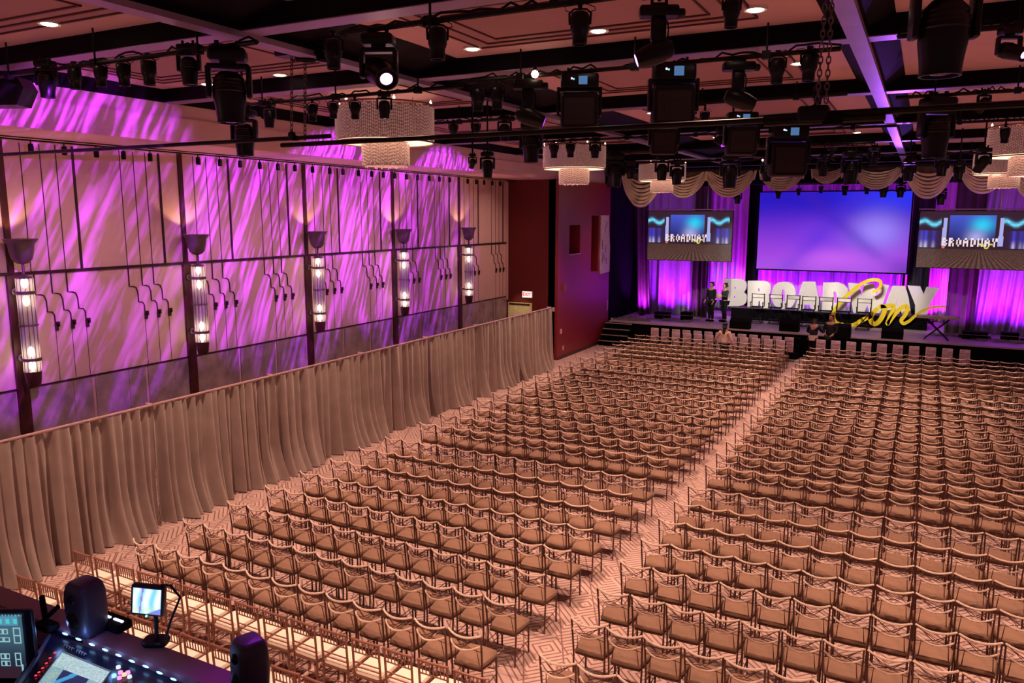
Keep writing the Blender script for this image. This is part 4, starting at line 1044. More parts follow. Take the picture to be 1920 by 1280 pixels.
pipe('lighting_pipe', 20.7, 1740, 1990, 1830, 228, label='black lighting pipe above the right chandeliers')
pipe('lighting_pipe', 25.6, 1050, 1640, 1400, 276, label='black lighting pipe in the fifth row toward the stage')
pipe('lighting_pipe', 30.2, 1150, 1990, 1500, 296, label='black lighting pipe in the last row before the swags')
# near long truss pipes hung lower on chains
YN = 8.6
pipe('long_bar', YN, -80, 620, 300, 273, 0.030, 'long dark bar crossing in front of the left wall top', hang=False)
pipe('long_bar', YN, 527, 1437, 960, 250, 0.032, 'long dark bar crossing below the nearest chandelier', hang=False)
pipe('long_bar', YN, 1433, 1990, 1700, 206, 0.034, 'long dark bar crossing over the violet beam at right', hang=False)
pipe('long_bar', YN, 1433, 1660, 1540, 224, 0.045, 'thicker short dark bar below the long bar by the chains', hang=False)
def chain(x, y0, y1, Y, label, xb=None):
    A = aty(x, y0, Y); B = aty(xb if xb else x, y1, Y)
    mb = MB(); L = A.z-B.z; n = int(L/0.062)
    for k in range(n):
        z = -k*0.062; fx = (B.x-A.x)*k/n; a = []
        for q in range(10):
            an = 2*PI*q/10; u = 0.020*math.cos(an); v = 0.042*math.sin(an)
            a.append((fx+u, 0, z+v) if k % 2 == 0 else (fx, u, z+v))
        mb.tube(a, 0.007, 5, closed=True)
    o = mb.build('chain', mat('steel_chain', (0.12, 0.08, 0.09), 0.4, 0.6), label=label, cat='chain'); o.location = A
chain(1549, -12, 205, YN, 'left chain of the pair hanging beside the violet beam', 1531)
chain(1561, -12, 205, YN, 'right chain of the pair hanging beside the violet beam', 1548)
chain(547, 108, 262, YN, 'thin left chain hanging between the two long bars at left')
chain(572, 108, 268, YN, 'thin right chain hanging between the two long bars at left')
def hoist(x, y0, y1, Y, label, w=0.2):
    A = aty(x, y0, Y); B = aty(x, y1, Y); h = A.z-B.z
    t = empty('chain_hoist', A, label=label, cat='hoist')
    MB().rbox((0,0,-h/2),(w*1.5,w,h*0.8),0.04).build('motor', CAN, t)
    MB().tube([(w*0.3,0,-h*0.9),(w*0.32,0,-h*1.0),(w*0.1,0,-h*1.05)],0.012,5).cyl((0,0,0),(0,0,-h*0.15),0.02,6).build('hook', BLACK, t)
    MB().lathe([(0.001,-h*1.15),(w*0.5,-h*1.1),(w*0.6,-h*0.7),(w*0.45,-h*0.55)], c=(w*0.9,0,0), n=12).build('chain_bag', BLACKM, t)
hoist(545, 60, 112, YN, 'dark chain hoist with bag above the left long bar', 0.28)
hoist(585, 62, 112, YN, 'second dark chain hoist beside the first, above the left long bar', 0.26)
hoist(1527, 196, 232, YN, 'small dark chain hoist at the foot of the chain pair')
hoist(547, 246, 262, YN, 'tiny hoist hook where the left chains meet the bar', 0.08)
# fixtures
FX = [
 ('mover', 84, 112, 184, 7.0, 'black moving head at the far left of the first pipe'),
 ('can', 138, 118, 168, 7.0, 'small black spotlight, first can on the upper left pipe'),
 ('can', 187, 114, 163, 7.0, 'small black spotlight, second can on the upper left pipe'),
 ('can', 230, 109, 162, 7.0, 'small black spotlight, third can on the upper left pipe'),
 ('can', 277, 103, 160, 7.0, 'small black spotlight, fourth can on the upper left pipe'),
 ('mover', 352, 82, 160, 7.0, 'black moving head with pale arc, middle of the upper left pipe'),
 ('mover', 426, 88, 232, 7.0, 'large black moving head hanging at the right end of the upper left pipe'),
 ('can', 624, 62, 130, 7.0, 'black spotlight can just left of the glowing violet moving head'),
 ('vmover', 709, 62, 188, 7.0, 'large moving head with a bright glowing violet lens'),
 ('can', 820, 38, 112, 7.0, 'black spotlight can above the coffer right of the violet lens'),
 ('can', 1088, 8, 84, 7.0, 'black spotlight can at the top centre of the photo'),
 ('teer', 1236, 6, 122, 7.0, 'large black moving head on a T mount with thin violet lens'),
 ('can', 1373, -14, 52, 7.0, 'black spotlight can cut by the top edge right of centre'),
 ('mover', 1780, -70, 142, 6.0, 'huge dark moving head cut by the top edge at right'),
 ('mover', 456, 204, 292, 9.2, 'dark moving head hanging below the left long bar'),
 ('mover', 503, 190, 239, 10.7, 'small moving head left of the nearest chandelier'),
 ('can', 585, 188, 227, 10.7, 'small spotlight just left of the nearest chandelier'),
 ('can', 624, 186, 222, 10.7, 'small spotlight at the left rim of the nearest chandelier'),
 ('can', 665, 184, 223, 10.7, 'small spotlight in front of the nearest chandelier drum'),
 ('mover', 720, 172, 223, 10.7, 'small moving head lit blue in front of the nearest chandelier'),
 ('can', 896, 156, 208, 10.7, 'left one of two spotlights right of the nearest chandelier'),
 ('can', 932, 153, 205, 10.7, 'right one of two spotlights right of the nearest chandelier'),
 ('tee', 990, 147, 236, 10.7, 'dark moving head under the bright bulb left of the first panel light'),
 ('panel', 1087, 136, 246, 10.7, 'boxy panel light with blue display, left one of the front pair'),
 ('panel', 1264, 117, 240, 10.7, 'boxy panel light with blue display, right one of the front pair'),
 ('tee', 1386, 112, 204, 10.7, 'moving head on a T mount with bright violet lens, left of the chains'),
 ('can', 1459, 98, 157, 10.7, 'left one of two spotlight cans beside the hanging chains'),
 ('can', 1519, 90, 152, 10.7, 'right one of two spotlight cans beside the hanging chains'),
 ('vmover', 1895, 50, 128, 10.7, 'moving head with violet glint at the upper right edge'),
 ('can', 850, 226, 258, 15.4, 'tiny spotlight, first on the short pipe right of the chandelier'),
 ('can', 892, 225, 258, 15.4, 'tiny spotlight, second on the short pipe right of the chandelier'),
 ('mover', 946, 217, 264, 15.4, 'small moving head on the short pipe right of the chandelier'),
 ('mover', 996, 228, 304, 15.4, 'dark moving head above the central red wall corner'),
 ('panel', 1246, 216, 292, 15.4, 'boxy panel light below the long bar, behind the front pair'),
 ('panel', 1392, 208, 294, 15.4, 'boxy panel light with green status light below the T mounted head'),
 ('can', 1322, 204, 236, 15.4, 'tiny spotlight between the boxy panel lights'),
 ('mover', 1760, 180, 296, 15.4, 'large dark moving head right of the violet beam'),
 ('tmover', 1847, 168, 212, 15.4, 'dark moving head tilted, upper right below the third row pipe'),
 ('panel', 1480, 232, 334, 20.6, 'boxy panel light glinting blue, in front of the beige swags'),
 ('mover', 914, 284, 333, 13.2, 'dark moving head hanging in front of the pale fascia'),
 ('tmover', 886, 288, 316, 13.2, 'tiny tilted spotlight left of the head before the pale fascia'),
 ('can', 1039, 264, 296, 20.6, 'tiny spotlight at the left of the second chandelier'),
 ('can', 1070, 263, 295, 20.6, 'tiny spotlight in the middle of the second chandelier'),
 ('mover', 1116, 258, 296, 20.6, 'small moving head at the right of the second chandelier'),
 ('can', 1886, 234, 268, 20.6, 'small spotlight in front of the right chandelier drum'),
 ('tmover', 1846, 276, 324, 20.6, 'dark tilted head between the two right chandeliers'),
 ('mover', 1535, 160, 196, 15.4, 'small head with a spark of light behind the chains'),
 ('tee', 1560, 276, 300, 25.5, 'small moving head with a violet lens toward the stage'),
 ('wmover', 1352, 240, 280, 20.6, 'small moving head with violet lens under the long bar'),
 ('mover', 1242, 292, 338, 25.5, 'moving head in front of the third chandelier'),
 ('mover', 1270, 300, 346, 25.5, 'round faced moving head right of the third chandelier'),
 ('mover', 1154, 286, 350, 25.5, 'tall dark head just right of the second chandelier'),
 ('mover', 1183, 300, 335, 25.5, 'dark head left of the third chandelier'),
 ('mover', 1640, 272, 310, 25.5, 'dark head in the middle of the fifth row'),
 ('mover', 1545, 290, 330, 25.5, 'dark head before the fifth swag'),
 ('mover', 1598, 282, 345, 25.5, 'tall dark head between the fifth and sixth swags'),
 ('mover', 1440, 296, 340, 25.5, 'dark head before the fourth swag'),
 ('mover', 1370, 288, 352, 25.5, 'dark head hanging before the third swag'),
 ('mover', 1800, 300, 336, 25.5, 'dark head between the seventh and eighth swags'),
 ('mover', 1768, 286, 330, 25.5, 'dark head before the seventh swag'),
 ('mover', 1706, 296, 340, 25.5, 'dark head before the gap right of the sixth swag'),
 ('can', 1460, 352, 372, 35.6, 'tiny spotlight above the screen top, first from left'),
 ('can', 1498, 350, 366, 35.6, 'tiny spotlight above the screen top, second from left'),
 ('can', 1540, 346, 362, 35.6, 'tiny spotlight above the screen top, third from left'),
 ('can', 1585, 344, 366, 35.6, 'tiny spotlight above the screen top, fourth from left'),
 ('can', 1626, 346, 364, 35.6, 'tiny spotlight above the screen top, fifth from left'),
 ('mover', 1658, 340, 370, 35.6, 'dark moving head above the screen top right'),
 ('mover', 1690, 340, 370, 35.6, 'dark moving head above the screen right corner'),
 ('mover', 1766, 352, 384, 35.6, 'dark moving head under the seventh swag'),
 ('mover', 1384, 356, 382, 35.6, 'dark moving head under the gap beside the third swag'),
]
rf = random.Random(4)
for kind, x, y0, y1, Y, lab in FX:
    fixture(kind, x, y0, y1, Y, lab, rz=math.radians(27)+rf.uniform(-0.25, 0.25) if kind in ('mover','can','tmover') else math.radians(24))
pipe('lighting_pipe', 35.6, 1370, 1990, 1560, 342, label='thin pipe above the projection screen carrying tiny spotlights', hang=False)
# little bulbs and glints on the rig
gl = [(1003,139,10.6,0.055,'bright warm double bulb lamp left of the first panel light'),(1430,300,25.4,0.03,'tiny glowing bulb among the far heads')]
for x, y, Y, r, lab in gl:
    p = aty(x, y, Y); t = empty('bulb_lamp', p, label=lab, cat='lamp')
    MB().lathe([(0.001,r),(r*0.7,r*0.7),(r,0),(r*0.7,-r*0.7),(0.001,-r)], n=12).build('bulb', emit('warm_bulb', (1.0,0.75,0.45), 14), t)
    MB().lathe([(0.001,r*2.4),(r*0.5,r*2.3),(r*0.5,r),(0.001,r)], n=10).build('socket', BLACK, t)
# left edge: speaker cabinet; right of the red wall: line array
A = aty(18, 150, 7.4); B = aty(18, 200, 7.4)
t = empty('hanging_speaker', A, math.radians(30), label='black speaker cabinet hanging at the left edge below the crystal drum', cat='speaker')
MB().prism([(-0.5,0),(0.22,0.02),(0.30,-0.14),(0.18,A.z and -(A.z-B.z)),(-0.5,-(A.z-B.z)*1.05)], -0.2, 0.2, 1).build('cabinet', CAN, t)
MB().cyl((0,0,0),(0,0,0.5),0.012,5).build('hanging_wires', BLACK, t)
A = aty(1151, 282, 29.5); B = aty(1151, 352, 29.5); h = (A.z-B.z)
t = empty('line_array', A, math.radians(10), label='slim black line array speaker hanging by the end of the red wall', cat='speaker')
for k in range(5): MB().prism([(-0.22,-h*k/5),(0.22,-h*k/5-0.02),(0.2,-h*(k+1)/5+0.02),(-0.2,-h*(k+1)/5+0.02)], -0.17, 0.17, 1).build('cabinet', CAN, t)
MB().box((-0.2,-0.02,0.0),(0.2,0.02,0.04)).cyl((0,0,0),(0,0,0.9),0.01,5).build('frame', BLACK, t)
# ================================================================ CHANDELIERS
CRY, ntc, bc = _new('crystal')
bc.inputs['Base Color'].default_value = (0.80, 0.54, 0.52, 1); bc.inputs['Roughness'].default_value = 0.12
bc.inputs['Emission Color'].default_value = (1.0, 0.72, 0.62, 1); bc.inputs['Emission Strength'].default_value = 0.10
VEIL = mat('crystal_veil', (0.62, 0.42, 0.44), 0.5, 0, 0.25, 30)
def chandelier():
    t = empty('chandelier', (0,0,0))
    R, h1, r2, h2 = 0.975, 0.72, 0.47, 0.51
    MB().lathe([(R,h1),(R+0.012,h1),(R+0.012,h1+0.03),(R,h1+0.03)], n=48).lathe([(R-0.01,0.0),(R+0.01,0.0),(R+0.01,0.03),(R-0.01,0.03)], n=48).build('ring', mat('antique_gold', (0.35,0.2,0.12),0.4,0.6), t)
    MB().lathe([(R-0.02,0.02),(r2+0.02,0.02),(r2+0.02,0.04),(R-0.02,0.04)], n=40).build('glow_ring', emit('chandelier_glow', (1.0,0.66,0.40), 2.2), t)
    def strands(r, z0, z1, n, wav=0.0):
        m = MB(); rr = random.Random(int(r*100)); step = 0.062
        for k in range(n):
            a = 2*PI*k/n; x, y = r*math.cos(a), r*math.sin(a); zz = z0+wav*rr.random()+rr.random()*step; nb = int((z1-zz)/step)
            for b in range(nb):
                z = zz+(b+0.5)*step; s = 0.017*rr.uniform(0.7, 1.2)
                m.add([(x+s*math.cos(a+PI/2), y+s*math.sin(a+PI/2), z),(x-s*math.cos(a+PI/2), y-s*math.sin(a+PI/2), z),(x+s*math.cos(a), y+s*math.sin(a), z),(x-s*math.cos(a)*.3, y-s*math.sin(a)*.3, z),(x,y,z+step*.48),(x,y,z-step*.48)],
                      [(0,2,4),(2,1,4),(1,3,4),(3,0,4),(2,0,5),(1,2,5),(3,1,5),(0,3,5)])
        return m
    tag(strands(R, 0.03, h1, 150).build('crystal_strands', CRY, t, smooth=False), kind='stuff')
    tag(strands(r2, -h2, 0.02, 84, 0.09).build('crystal_strands', CRY, t, smooth=False), kind='stuff')
    MB().lathe([(R-0.03,0.04),(R-0.03,h1-0.02)], n=48).build('veil', VEIL, t)
    MB().lathe([(r2-0.03,-h2+0.06),(r2-0.03,0.03)], n=36).build('veil', VEIL, t)
    a = MB()
    for k in range(6):
        an = PI*k/3; a.cyl((0,0,h1+0.02),(R*math.cos(an),R*math.sin(an),h1+0.02),0.012,5)
        a.cyl((R*0.7*math.cos(an),R*0.7*math.sin(an),h1),(R*0.7*math.cos(an),R*0.7*math.sin(an),h1+0.14),0.008,5)
    a.cyl((0,0,h1-0.1),(0,0,h1+0.262),0.02,8).build('frame', mat('antique_gold', (0.35,0.2,0.12)), t)
    b = MB()
    for k in range(6):
        an = PI*k/3+0.3; b.lathe([(0.001,-0.04),(0.02,-0.02),(0.025,0.01),(0.001,0.06)], c=(R*0.98*math.cos(an),R*0.98*math.sin(an),h1+0.05), n=8)
    b.build('candle_bulbs', emit('candle_bulb', (1.0,0.75,0.5), 6), t)
    return t
ch = None
CZ = 7.32
pr = aty(1904, 296, 23.3)
for (x, y, lab) in [(-9.80, 13.25, 'nearest large crystal drum chandelier left of centre'), (-9.95, 23.3, 'middle crystal drum chandelier in front of the red wall'),
                    (-10.05, 33.0, 'farthest left crystal drum chandelier before the first swag'), (2.18, 23.3, 'nearer crystal drum chandelier at the right edge'),
                    (2.30, 32.6, 'farther crystal drum chandelier at the right, before the eighth swag'), (-9.75, 4.2, 'crystal drum chandelier cut off by the upper left edge')]:
    if ch is None: ch = chandelier(); c_ = ch
    else: c_ = copy_tree(ch)
    c_.location = (x, y, CZ); tag(c_, lab, 'chandelier', 'crystal drum chandeliers')
    point('chandelier_glow', (x, y, CZ-0.75), 14, (1.0, 0.66, 0.5), 0.2)
# ================================================================ PEOPLE
def skin_mesh(name, nodes, edges, radii, material, parent, sub=2, root=0):
    me = bpy.data.meshes.new(name); me.from_pydata([tuple(n) for n in nodes], edges, [])
    o = bpy.data.objects.new(name, me); COL.objects.link(o)
    md = o.modifiers.new('skin', 'SKIN'); md.use_smooth_shade = True
    sv = me.skin_vertices[0].data
    for i, r in enumerate(radii):
        sv[i].radius = r if isinstance(r, tuple) else (r, r); sv[i].use_root = (i == root)
    sd = o.modifiers.new('sub', 'SUBSURF'); sd.levels = sub; sd.render_levels = sub
    bpy.context.view_layer.update()
    nm = bpy.data.meshes.new_from_object(o.evaluated_get(bpy.context.evaluated_depsgraph_get()))
    bpy.data.objects.remove(o); nm.materials.clear(); nm.materials.append(material)
    for p in nm.polygons: p.use_smooth = True
    q = bpy.data.objects.new(name, nm); COL.objects.link(q); q.parent = parent; return q
SKIN = mat('skin', (0.52, 0.27, 0.20), 0.55, 0, 0.05)
def person(loc, rz, label, shirt, trousers, hair, arms, lean=0.0, long_hair=False, sleeve='long', stance=0.09, knee=0.0, h=1.0, coat=None):
    """arms = ((elbow offset), (wrist offset)) for left and right measured from the shoulder"""
    t = empty('person', loc, rz, label=label, cat='person'); t.scale = (h, h, h)
    def P(x, y, z):
        if z > 0.95:
            d = z-0.95; return Vector((x, y+d*math.sin(lean), 0.95+d*math.cos(lean)))
        return Vector((x, y, z))
    V = []; E = []; R = []
    def add(p, r, par=None):
        V.append(Vector(p)); R.append(r)
        if par is not None: E.append((par, len(V)-1))
        return len(V)-1
    pel = add(P(0,0,0.95), (0.155,0.115)); wa = add(P(0,0.01,1.10), (0.135,0.10), pel); chs = add(P(0,0.0,1.30), (0.165,0.115), wa)
    sh = add(P(0,-0.01,1.43), (0.12,0.085), chs); nk = add(P(0,0.0,1.52), 0.055, sh); jw = add(P(0,0.03,1.58), (0.068,0.075), nk)
    hd = add(P(0,0.02,1.66), (0.078,0.095), jw); tp = add(P(0,0.005,1.73), (0.06,0.07), hd); add(P(0,0.125,1.625), 0.016, jw)
    leg = {}; arm = {}
    for s in (-1, 1):
        hip = add(P(s*0.09,0,0.88), 0.095, pel); kn = add((s*(stance+0.01), knee*0.5+0.02, 0.50), 0.06, hip); cf = add((s*stance, -0.01, 0.34), 0.058, kn)
        an = add((s*stance,-0.02,0.09), 0.04, cf); hl = add((s*stance,-0.03,0.045), 0.042, an); to = add((s*(stance+0.02),0.15,0.035), (0.042,0.03), hl)
        leg[s] = (hip, kn, cf, an)
        so = add(P(s*0.185,-0.01,1.40), 0.062, sh); S = V[so]
        e = arms[0 if s < 0 else 1]
        el = add(S+Vector(e[0]), 0.042, so); wr = add(S+Vector(e[1]), 0.028, el); d = (V[wr]-V[el]).normalized()
        pm = add(V[wr]+d*0.055, (0.036,0.02), wr); side = d.cross(Vector((0,0,1))) if abs(d.z) < 0.9 else Vector((1,0,0)); side.normalize()
        for k, ln in enumerate((0.070, 0.078, 0.073, 0.058)):
            b = add(V[pm]+d*0.03+side*(k-1.5)*0.019, 0.0095, pm); m_ = add(V[b]+d*ln*0.55, 0.009, b); add(V[m_]+d*ln*0.4+Vector((0,0,-0.012)), 0.0075, m_)
        th = add(V[wr]+d*0.02+side*-0.035, 0.011, wr); add(V[th]+d*0.04+side*-0.015, 0.0095, th)
        arm[s] = (so, el, wr)
    skin_mesh('body', V, E, R, SKIN, t, 2)
    # clothes
    def cloth(name, chains, m, sub=2):
        vs = []; es = []; rs = []; idx = {}
        for c in chains:
            prev = None
            for key, p, r in c:
                if key not in idx: idx[key] = len(vs); vs.append(Vector(p)); rs.append(r)
                if prev is not None and (prev, idx[key]) not in es: es.append((prev, idx[key]))
                prev = idx[key]
        return skin_mesh(name, vs, es, rs, m, t, sub)
    tor = [('p', P(0,0,0.90), (0.178,0.14)), ('w', P(0,0.01,1.10), (0.165,0.13)), ('c', P(0,0,1.30), (0.19,0.14)), ('s', P(0,-0.01,1.43), (0.135,0.105))]
    ch_ = [tor]
    for s in (-1, 1):
        so, el, wr = arm[s]; end = V[wr]-(V[wr]-V[el])*0.12 if sleeve == 'long' else V[el]-(V[el]-V[so])*0.25
        c = [('s', tor[3][1], tor[3][2]), ('so%d' % s, V[so], 0.078)]
        if sleeve == 'long': c += [('el%d' % s, V[el], 0.056), ('wr%d' % s, end, 0.042)]
        else: c += [('el%d' % s, end, 0.062)]
        ch_.append(c)
    cloth('shirt', ch_, shirt)
    lg = [('p', P(0,0,0.93), (0.17,0.13))]
    cs = []
    for s in (-1, 1):
        hip, kn, cf, an = leg[s]
        cs.append([lg[0], ('h%d' % s, V[hip], 0.108), ('k%d' % s, V[kn], 0.075), ('c%d' % s, V[cf], 0.07), ('a%d' % s, V[an]+Vector((0,0,0.0)), 0.058)])
    cloth('trousers', cs, trousers)
    sm_ = MB()
    for s in (-1, 1): sm_.rbox((s*stance+s*0.01, 0.055, 0.04), (0.10, 0.28, 0.08), 0.04)
    sm_.build('shoes', BLACKM, t)
    hv = [P(0,-0.02,1.665), P(0,-0.015,1.715), P(0,-0.045,1.60)]; hr = [(0.088,0.088), (0.058,0.062), (0.062,0.055)]; he = [(0,1),(0,2)]
    if long_hair: hv += [P(0,-0.08,1.48), P(0,-0.12,1.33)]; hr += [(0.075,0.045), (0.05,0.035)]; he += [(2,3),(3,4)]
    skin_mesh('hair', hv, he, hr, hair, t, 2)
    ey = MB()
    for s in (-1, 1): ey.lathe([(0.001,0.012),(0.010,0.006),(0.012,0),(0.010,-0.006),(0.001,-0.012)], c=P(s*0.032,0.103,1.665), n=8)
    ey.build('eyes', mat('eye_dark', (0.03,0.02,0.02), 0.2), t)
    return t
CB = mat('black_cloth', (0.012,0.010,0.014), 0.9); CG = mat('charcoal_cloth', (0.03,0.032,0.028), 0.85); CP = mat('pink_cloth', (0.95,0.66,0.58), 0.8)
HB = mat('dark_hair', (0.02,0.010,0.008), 0.6); HR = mat('auburn_hair', (0.20,0.03,0.02), 0.6)
q = atz(1332, 602, ZS)
person((q.x, q.y, ZS+0.002), math.radians(150), 'person in black standing in shadow at the left end of the stage', CB, CB, HB, (((-0.06,0.02,-0.27),(-0.05,0.14,-0.48)), ((0.06,0.02,-0.27),(0.02,0.18,-0.46))), h=1.05)
q = atz(1357, 603, ZS)
person((q.x, q.y, ZS+0.002), math.radians(130), 'person in charcoal shirt holding a pale bundle beside the letter B', CG, CB, HB, (((-0.05,0.03,-0.26),(0.08,0.24,-0.22)), ((0.05,0.03,-0.26),(-0.10,0.24,-0.20))), h=1.03)
bq = Matrix.Rotation(math.radians(130), 4, 'Z') @ Vector((0, 0.30, 1.20))
bo = MB().lathe([(0.001,-0.13),(0.12,-0.10),(0.15,0.0),(0.13,0.09),(0.04,0.13),(0.001,0.13)], n=16).build('cloth_bundle', mat('pale_bundle', (0.75,0.55,0.42), 0.8), label='pale rounded bundle held by the person beside the letter B', cat='bundle')
bo.location = (q.x+bq.x, q.y+bq.y, ZS+bq.z)
q = atz(1360, 608, 1.70); q2 = q
person((q.x, q.y, 0.002), math.radians(-12), 'person with long dark hair in a pink shirt among the chairs near the stage', CP, CB, HB, (((-0.16,0.03,-0.22),(-0.30,0.16,-0.38)), ((0.10,0.0,-0.27),(0.12,0.1,-0.5))), long_hair=True, h=0.99)
q = aty(1524, 640, 33.95)
t = person((q.x, q.y, 0.002), math.radians(-8), 'person in black seen from behind leaning on the stage at the aisle', CB, CB, HB, (((-0.10,0.14,-0.22),(-0.05,0.36,-0.30)), ((0.12,0.14,-0.20),(0.14,0.36,-0.22))), lean=0.16, h=1.0)
MB().lathe([(0.20,0.86),(0.195,0.90),(0.185,1.06),(0.17,1.07)], n=24).build('waist_cloth', CP, t)
q = aty(1553, 620, 34.25)
person((q.x+0.08, q.y+0.05, 0.002), math.radians(165), 'person with auburn hair in black facing the aisle beside the stage edge', CB, CB, HR, (((-0.06,0.03,-0.26),(0.02,0.22,-0.36)), ((0.06,0.03,-0.26),(0.0,0.22,-0.36))), h=1.08)
# ================================================================ MIX POSITION ON THE BALCONY (bottom left)
ZD = 4.72
LEDGE = mat('plum_ledge', (0.26, 0.12, 0.16), 0.6)
ye = atz(200, 1172, ZD).y; yn = atz(300, 1250, ZD).y
MB().box((-5.0, yn, 0), (2.0, ye, ZD)).build('wall_balcony', LEDGE, kind='structure')
dk = empty('mixing_desk_table', (-2.2, yn-0.005, 0), label='dark table behind the balcony ledge at the bottom left', cat='table')
MB().box((-2.2, -1.1, 4.60), (3.0, 0, 4.64)).build('top', BLACKM, dk)
for x in (-2.1, 2.9): 
    MB().box((x-0.03, -0.2, 0.0), (x+0.03, -0.1, 4.60)).build('leg', BLACK, dk)
PLUM = mat('speaker_shell', (0.035, 0.028, 0.055), 0.45)
def studio(x, yb, wpx, hpx, rz, label, z=ZD):
    q = atz(x, yb, z); D = proj(q)[2]; w = wpx/1470*D; h = hpx/1470*D
    t = empty('studio_monitor', (q.x, q.y, z+0.001), rz, label=label, cat='speaker', group='small studio monitors on the ledge')
    m = MB(); n = 28; prof = []; lv = [(0.0,0.62,0),(0.03,0.80,0),(0.18,0.93,0),(0.5,1.0,0),(0.8,0.96,0),(0.93,0.86,0),(0.985,0.72,0),(1.0,0.60,0)]
    vs = []
    for z_, s_, _ in lv:
        for k in range(n):
            a = 2*PI*k/n; c, s2 = math.cos(a), math.sin(a); p = 2/5
            vs.append((math.copysign(abs(c)**p, c)*w*0.5*s_, math.copysign(abs(s2)**p, s2)*w*0.46*s_, z_*h))
    fs = [tuple(range(n))[::-1], tuple(range((len(lv)-1)*n, len(lv)*n))]+[(l*n+k, l*n+(k+1) % n, (l+1)*n+(k+1) % n, (l+1)*n+k) for l in range(len(lv)-1) for k in range(n)]
    m.add(vs, fs).build('shell', PLUM, t, angle=60)
    MB().lathe([(0.001,-0.01),(w*0.20,-0.006),(w*0.32,0.004)], c=(0,-w*0.46,h*0.36), n=20, axis=1).build('woofer', BLACK, t.children[0])
    MB().lathe([(0.001,-0.008),(w*0.14,-0.004),(w*0.18,0.004)], c=(0,-w*0.45,h*0.74), n=18, axis=1).build('tweeter', BLACK, t.children[0])
    return t
studio(166, 1187, 62, 106, math.radians(0), 'small dark studio monitor on the ledge, left of the little screen')
studio(472, 1306, 64, 118, math.radians(-20), 'small dark studio monitor with violet-lit top, nearest the bottom edge')
# small screen on a stand
q = atz(287, 1214, ZD); D = proj(q)[2]; u = D/1470
t = empty('field_monitor', (q.x, q.y, ZD+0.001), math.radians(27), label='small lit screen on a thin stand on the ledge', cat='screen')
hh = 92*u
MB().tube([(0,0.02,0),(0.0,0.03,hh*0.45),(-0.004,0.03,hh-0.02)], 0.006, 8).rbox((0,0.02,0.008),(0.07,0.05,0.016),0.015).build('stand', BLACK, t)
MB().tube([(0.03,0,0.01),(0.055,0,hh*0.6),(0.085,0,hh*1.1),(0.06,0,hh*1.35),(0.03,0.01,hh*1.32)], 0.0035, 6).build('cable', BLACK, t)
R0 = Matrix.Translation((-0.008, 0, hh)) @ Matrix.Rotation(math.radians(6), 4, 'Y')
W_, H_ = 52*u, 50*u
MB().rbox((0,0.012,0),(W_+0.016,0.02,H_+0.016),0.008,1).xf(R0).build('case', mat('navy_plastic',(0.01,0.012,0.05),0.3), t)
def feed(a, b):
    c = lerp(lin((120, 205, 235)), lin((235, 250, 255)), 0.5+0.5*math.sin(a*15+1.0*math.sin(b*4)))
    c = lerp(c, lin((190, 225, 160)), 0.5*math.exp(-((b-0.15)/0.15)**2)); 
    if abs(a-0.25-b*0.1) < 0.03: c = lin((150, 120, 215))
    if b < a*0.5-0.25: c = lin((120, 130, 215))
    return c
pc = picture('picture', W_, H_, 26, 25, feed, screen_mat('feed_picture', 1.25), t, (-0.008, 0.0005, hh)); pc.rotation_euler = (PI/2, math.radians(6), 0)
MB().cbox((-0.012, 0.0, hh-H_/2-0.006), (0.004,0.004,0.004)).build('status_light', LEDG, t)
# console built on the table: outline points measured on the desk plane
ZK = 4.70
def kp(x, y, z=ZK): return atz(x, y, z)
TL, TR, BR, BL = kp(92,1190), kp(440,1302), kp(440,1440), kp(-40,1370)
cb = empty('mixing_console', (TL.x, TL.y, 4.64), label='large mixing console with lit screen and row of small lamps', cat='mixing console')
def lp(p, z=None): return (p.x-TL.x, p.y-TL.y, (p.z if z is None else z)-4.64)
def slab(pts, z0, z1, name, m, parent=cb):
    n = len(pts); mb = MB(); mb.add([lp(p, z0) for p in pts]+[lp(p, z1) for p in pts], [tuple(range(n)), tuple(range(n, 2*n))]+[(i, (i+1) % n, n+(i+1) % n, n+i) for i in range(n)])
    return mb.build(name, m, parent)
NAVY = mat('console_navy', (0.010, 0.011, 0.035), 0.25)
slab([TL, TR, BR, BL], 4.642, ZK, 'body', NAVY)
slab([kp(92,1190), kp(96,1192), kp(40,1285), kp(34,1283)], ZK, ZK+0.004, 'edge_bar', mat('blue_grey_bar', (0.25,0.27,0.45), 0.3, 0.6))
c0, c1, c2, c3 = kp(117,1219,ZK+0.003), kp(209,1257,ZK+0.003), kp(165,1318,ZK+0.003), kp(66,1286,ZK+0.003)
rn2 = random.Random(8); nz_ = [[rn2.random() for _ in range(60)] for _ in range(40)]
def desk_pic(a, b):                         # a along the back edge, b from back to front
    if b < 0.06 or a < 0.02 or a > 0.98: return lin((95, 105, 120))
    if b < 0.42:
        c = lerp(lin((175, 205, 215)), lin((225, 245, 250)), nz_[int(b*90) % 40][int(a*59)])
        return lerp(c, lin((150, 200, 160)), 0.4) if int(a*22) % 2 == 0 and nz_[int(b*60) % 40][int(a*20)] > 0.55 else c
    if 0.25 < a < 0.75:
        if abs((a-0.3)-(b-0.5)*-0.6-0.15) < 0.05: return lin((80, 175, 235))
        return lin((42, 44, 96))
    return lerp(lin((120, 180, 215)), lin((215, 225, 150)), nz_[int(b*39)][int(a*30)]*0.6)
vs, fs, col = [], [], []; NX, NY = 60, 40
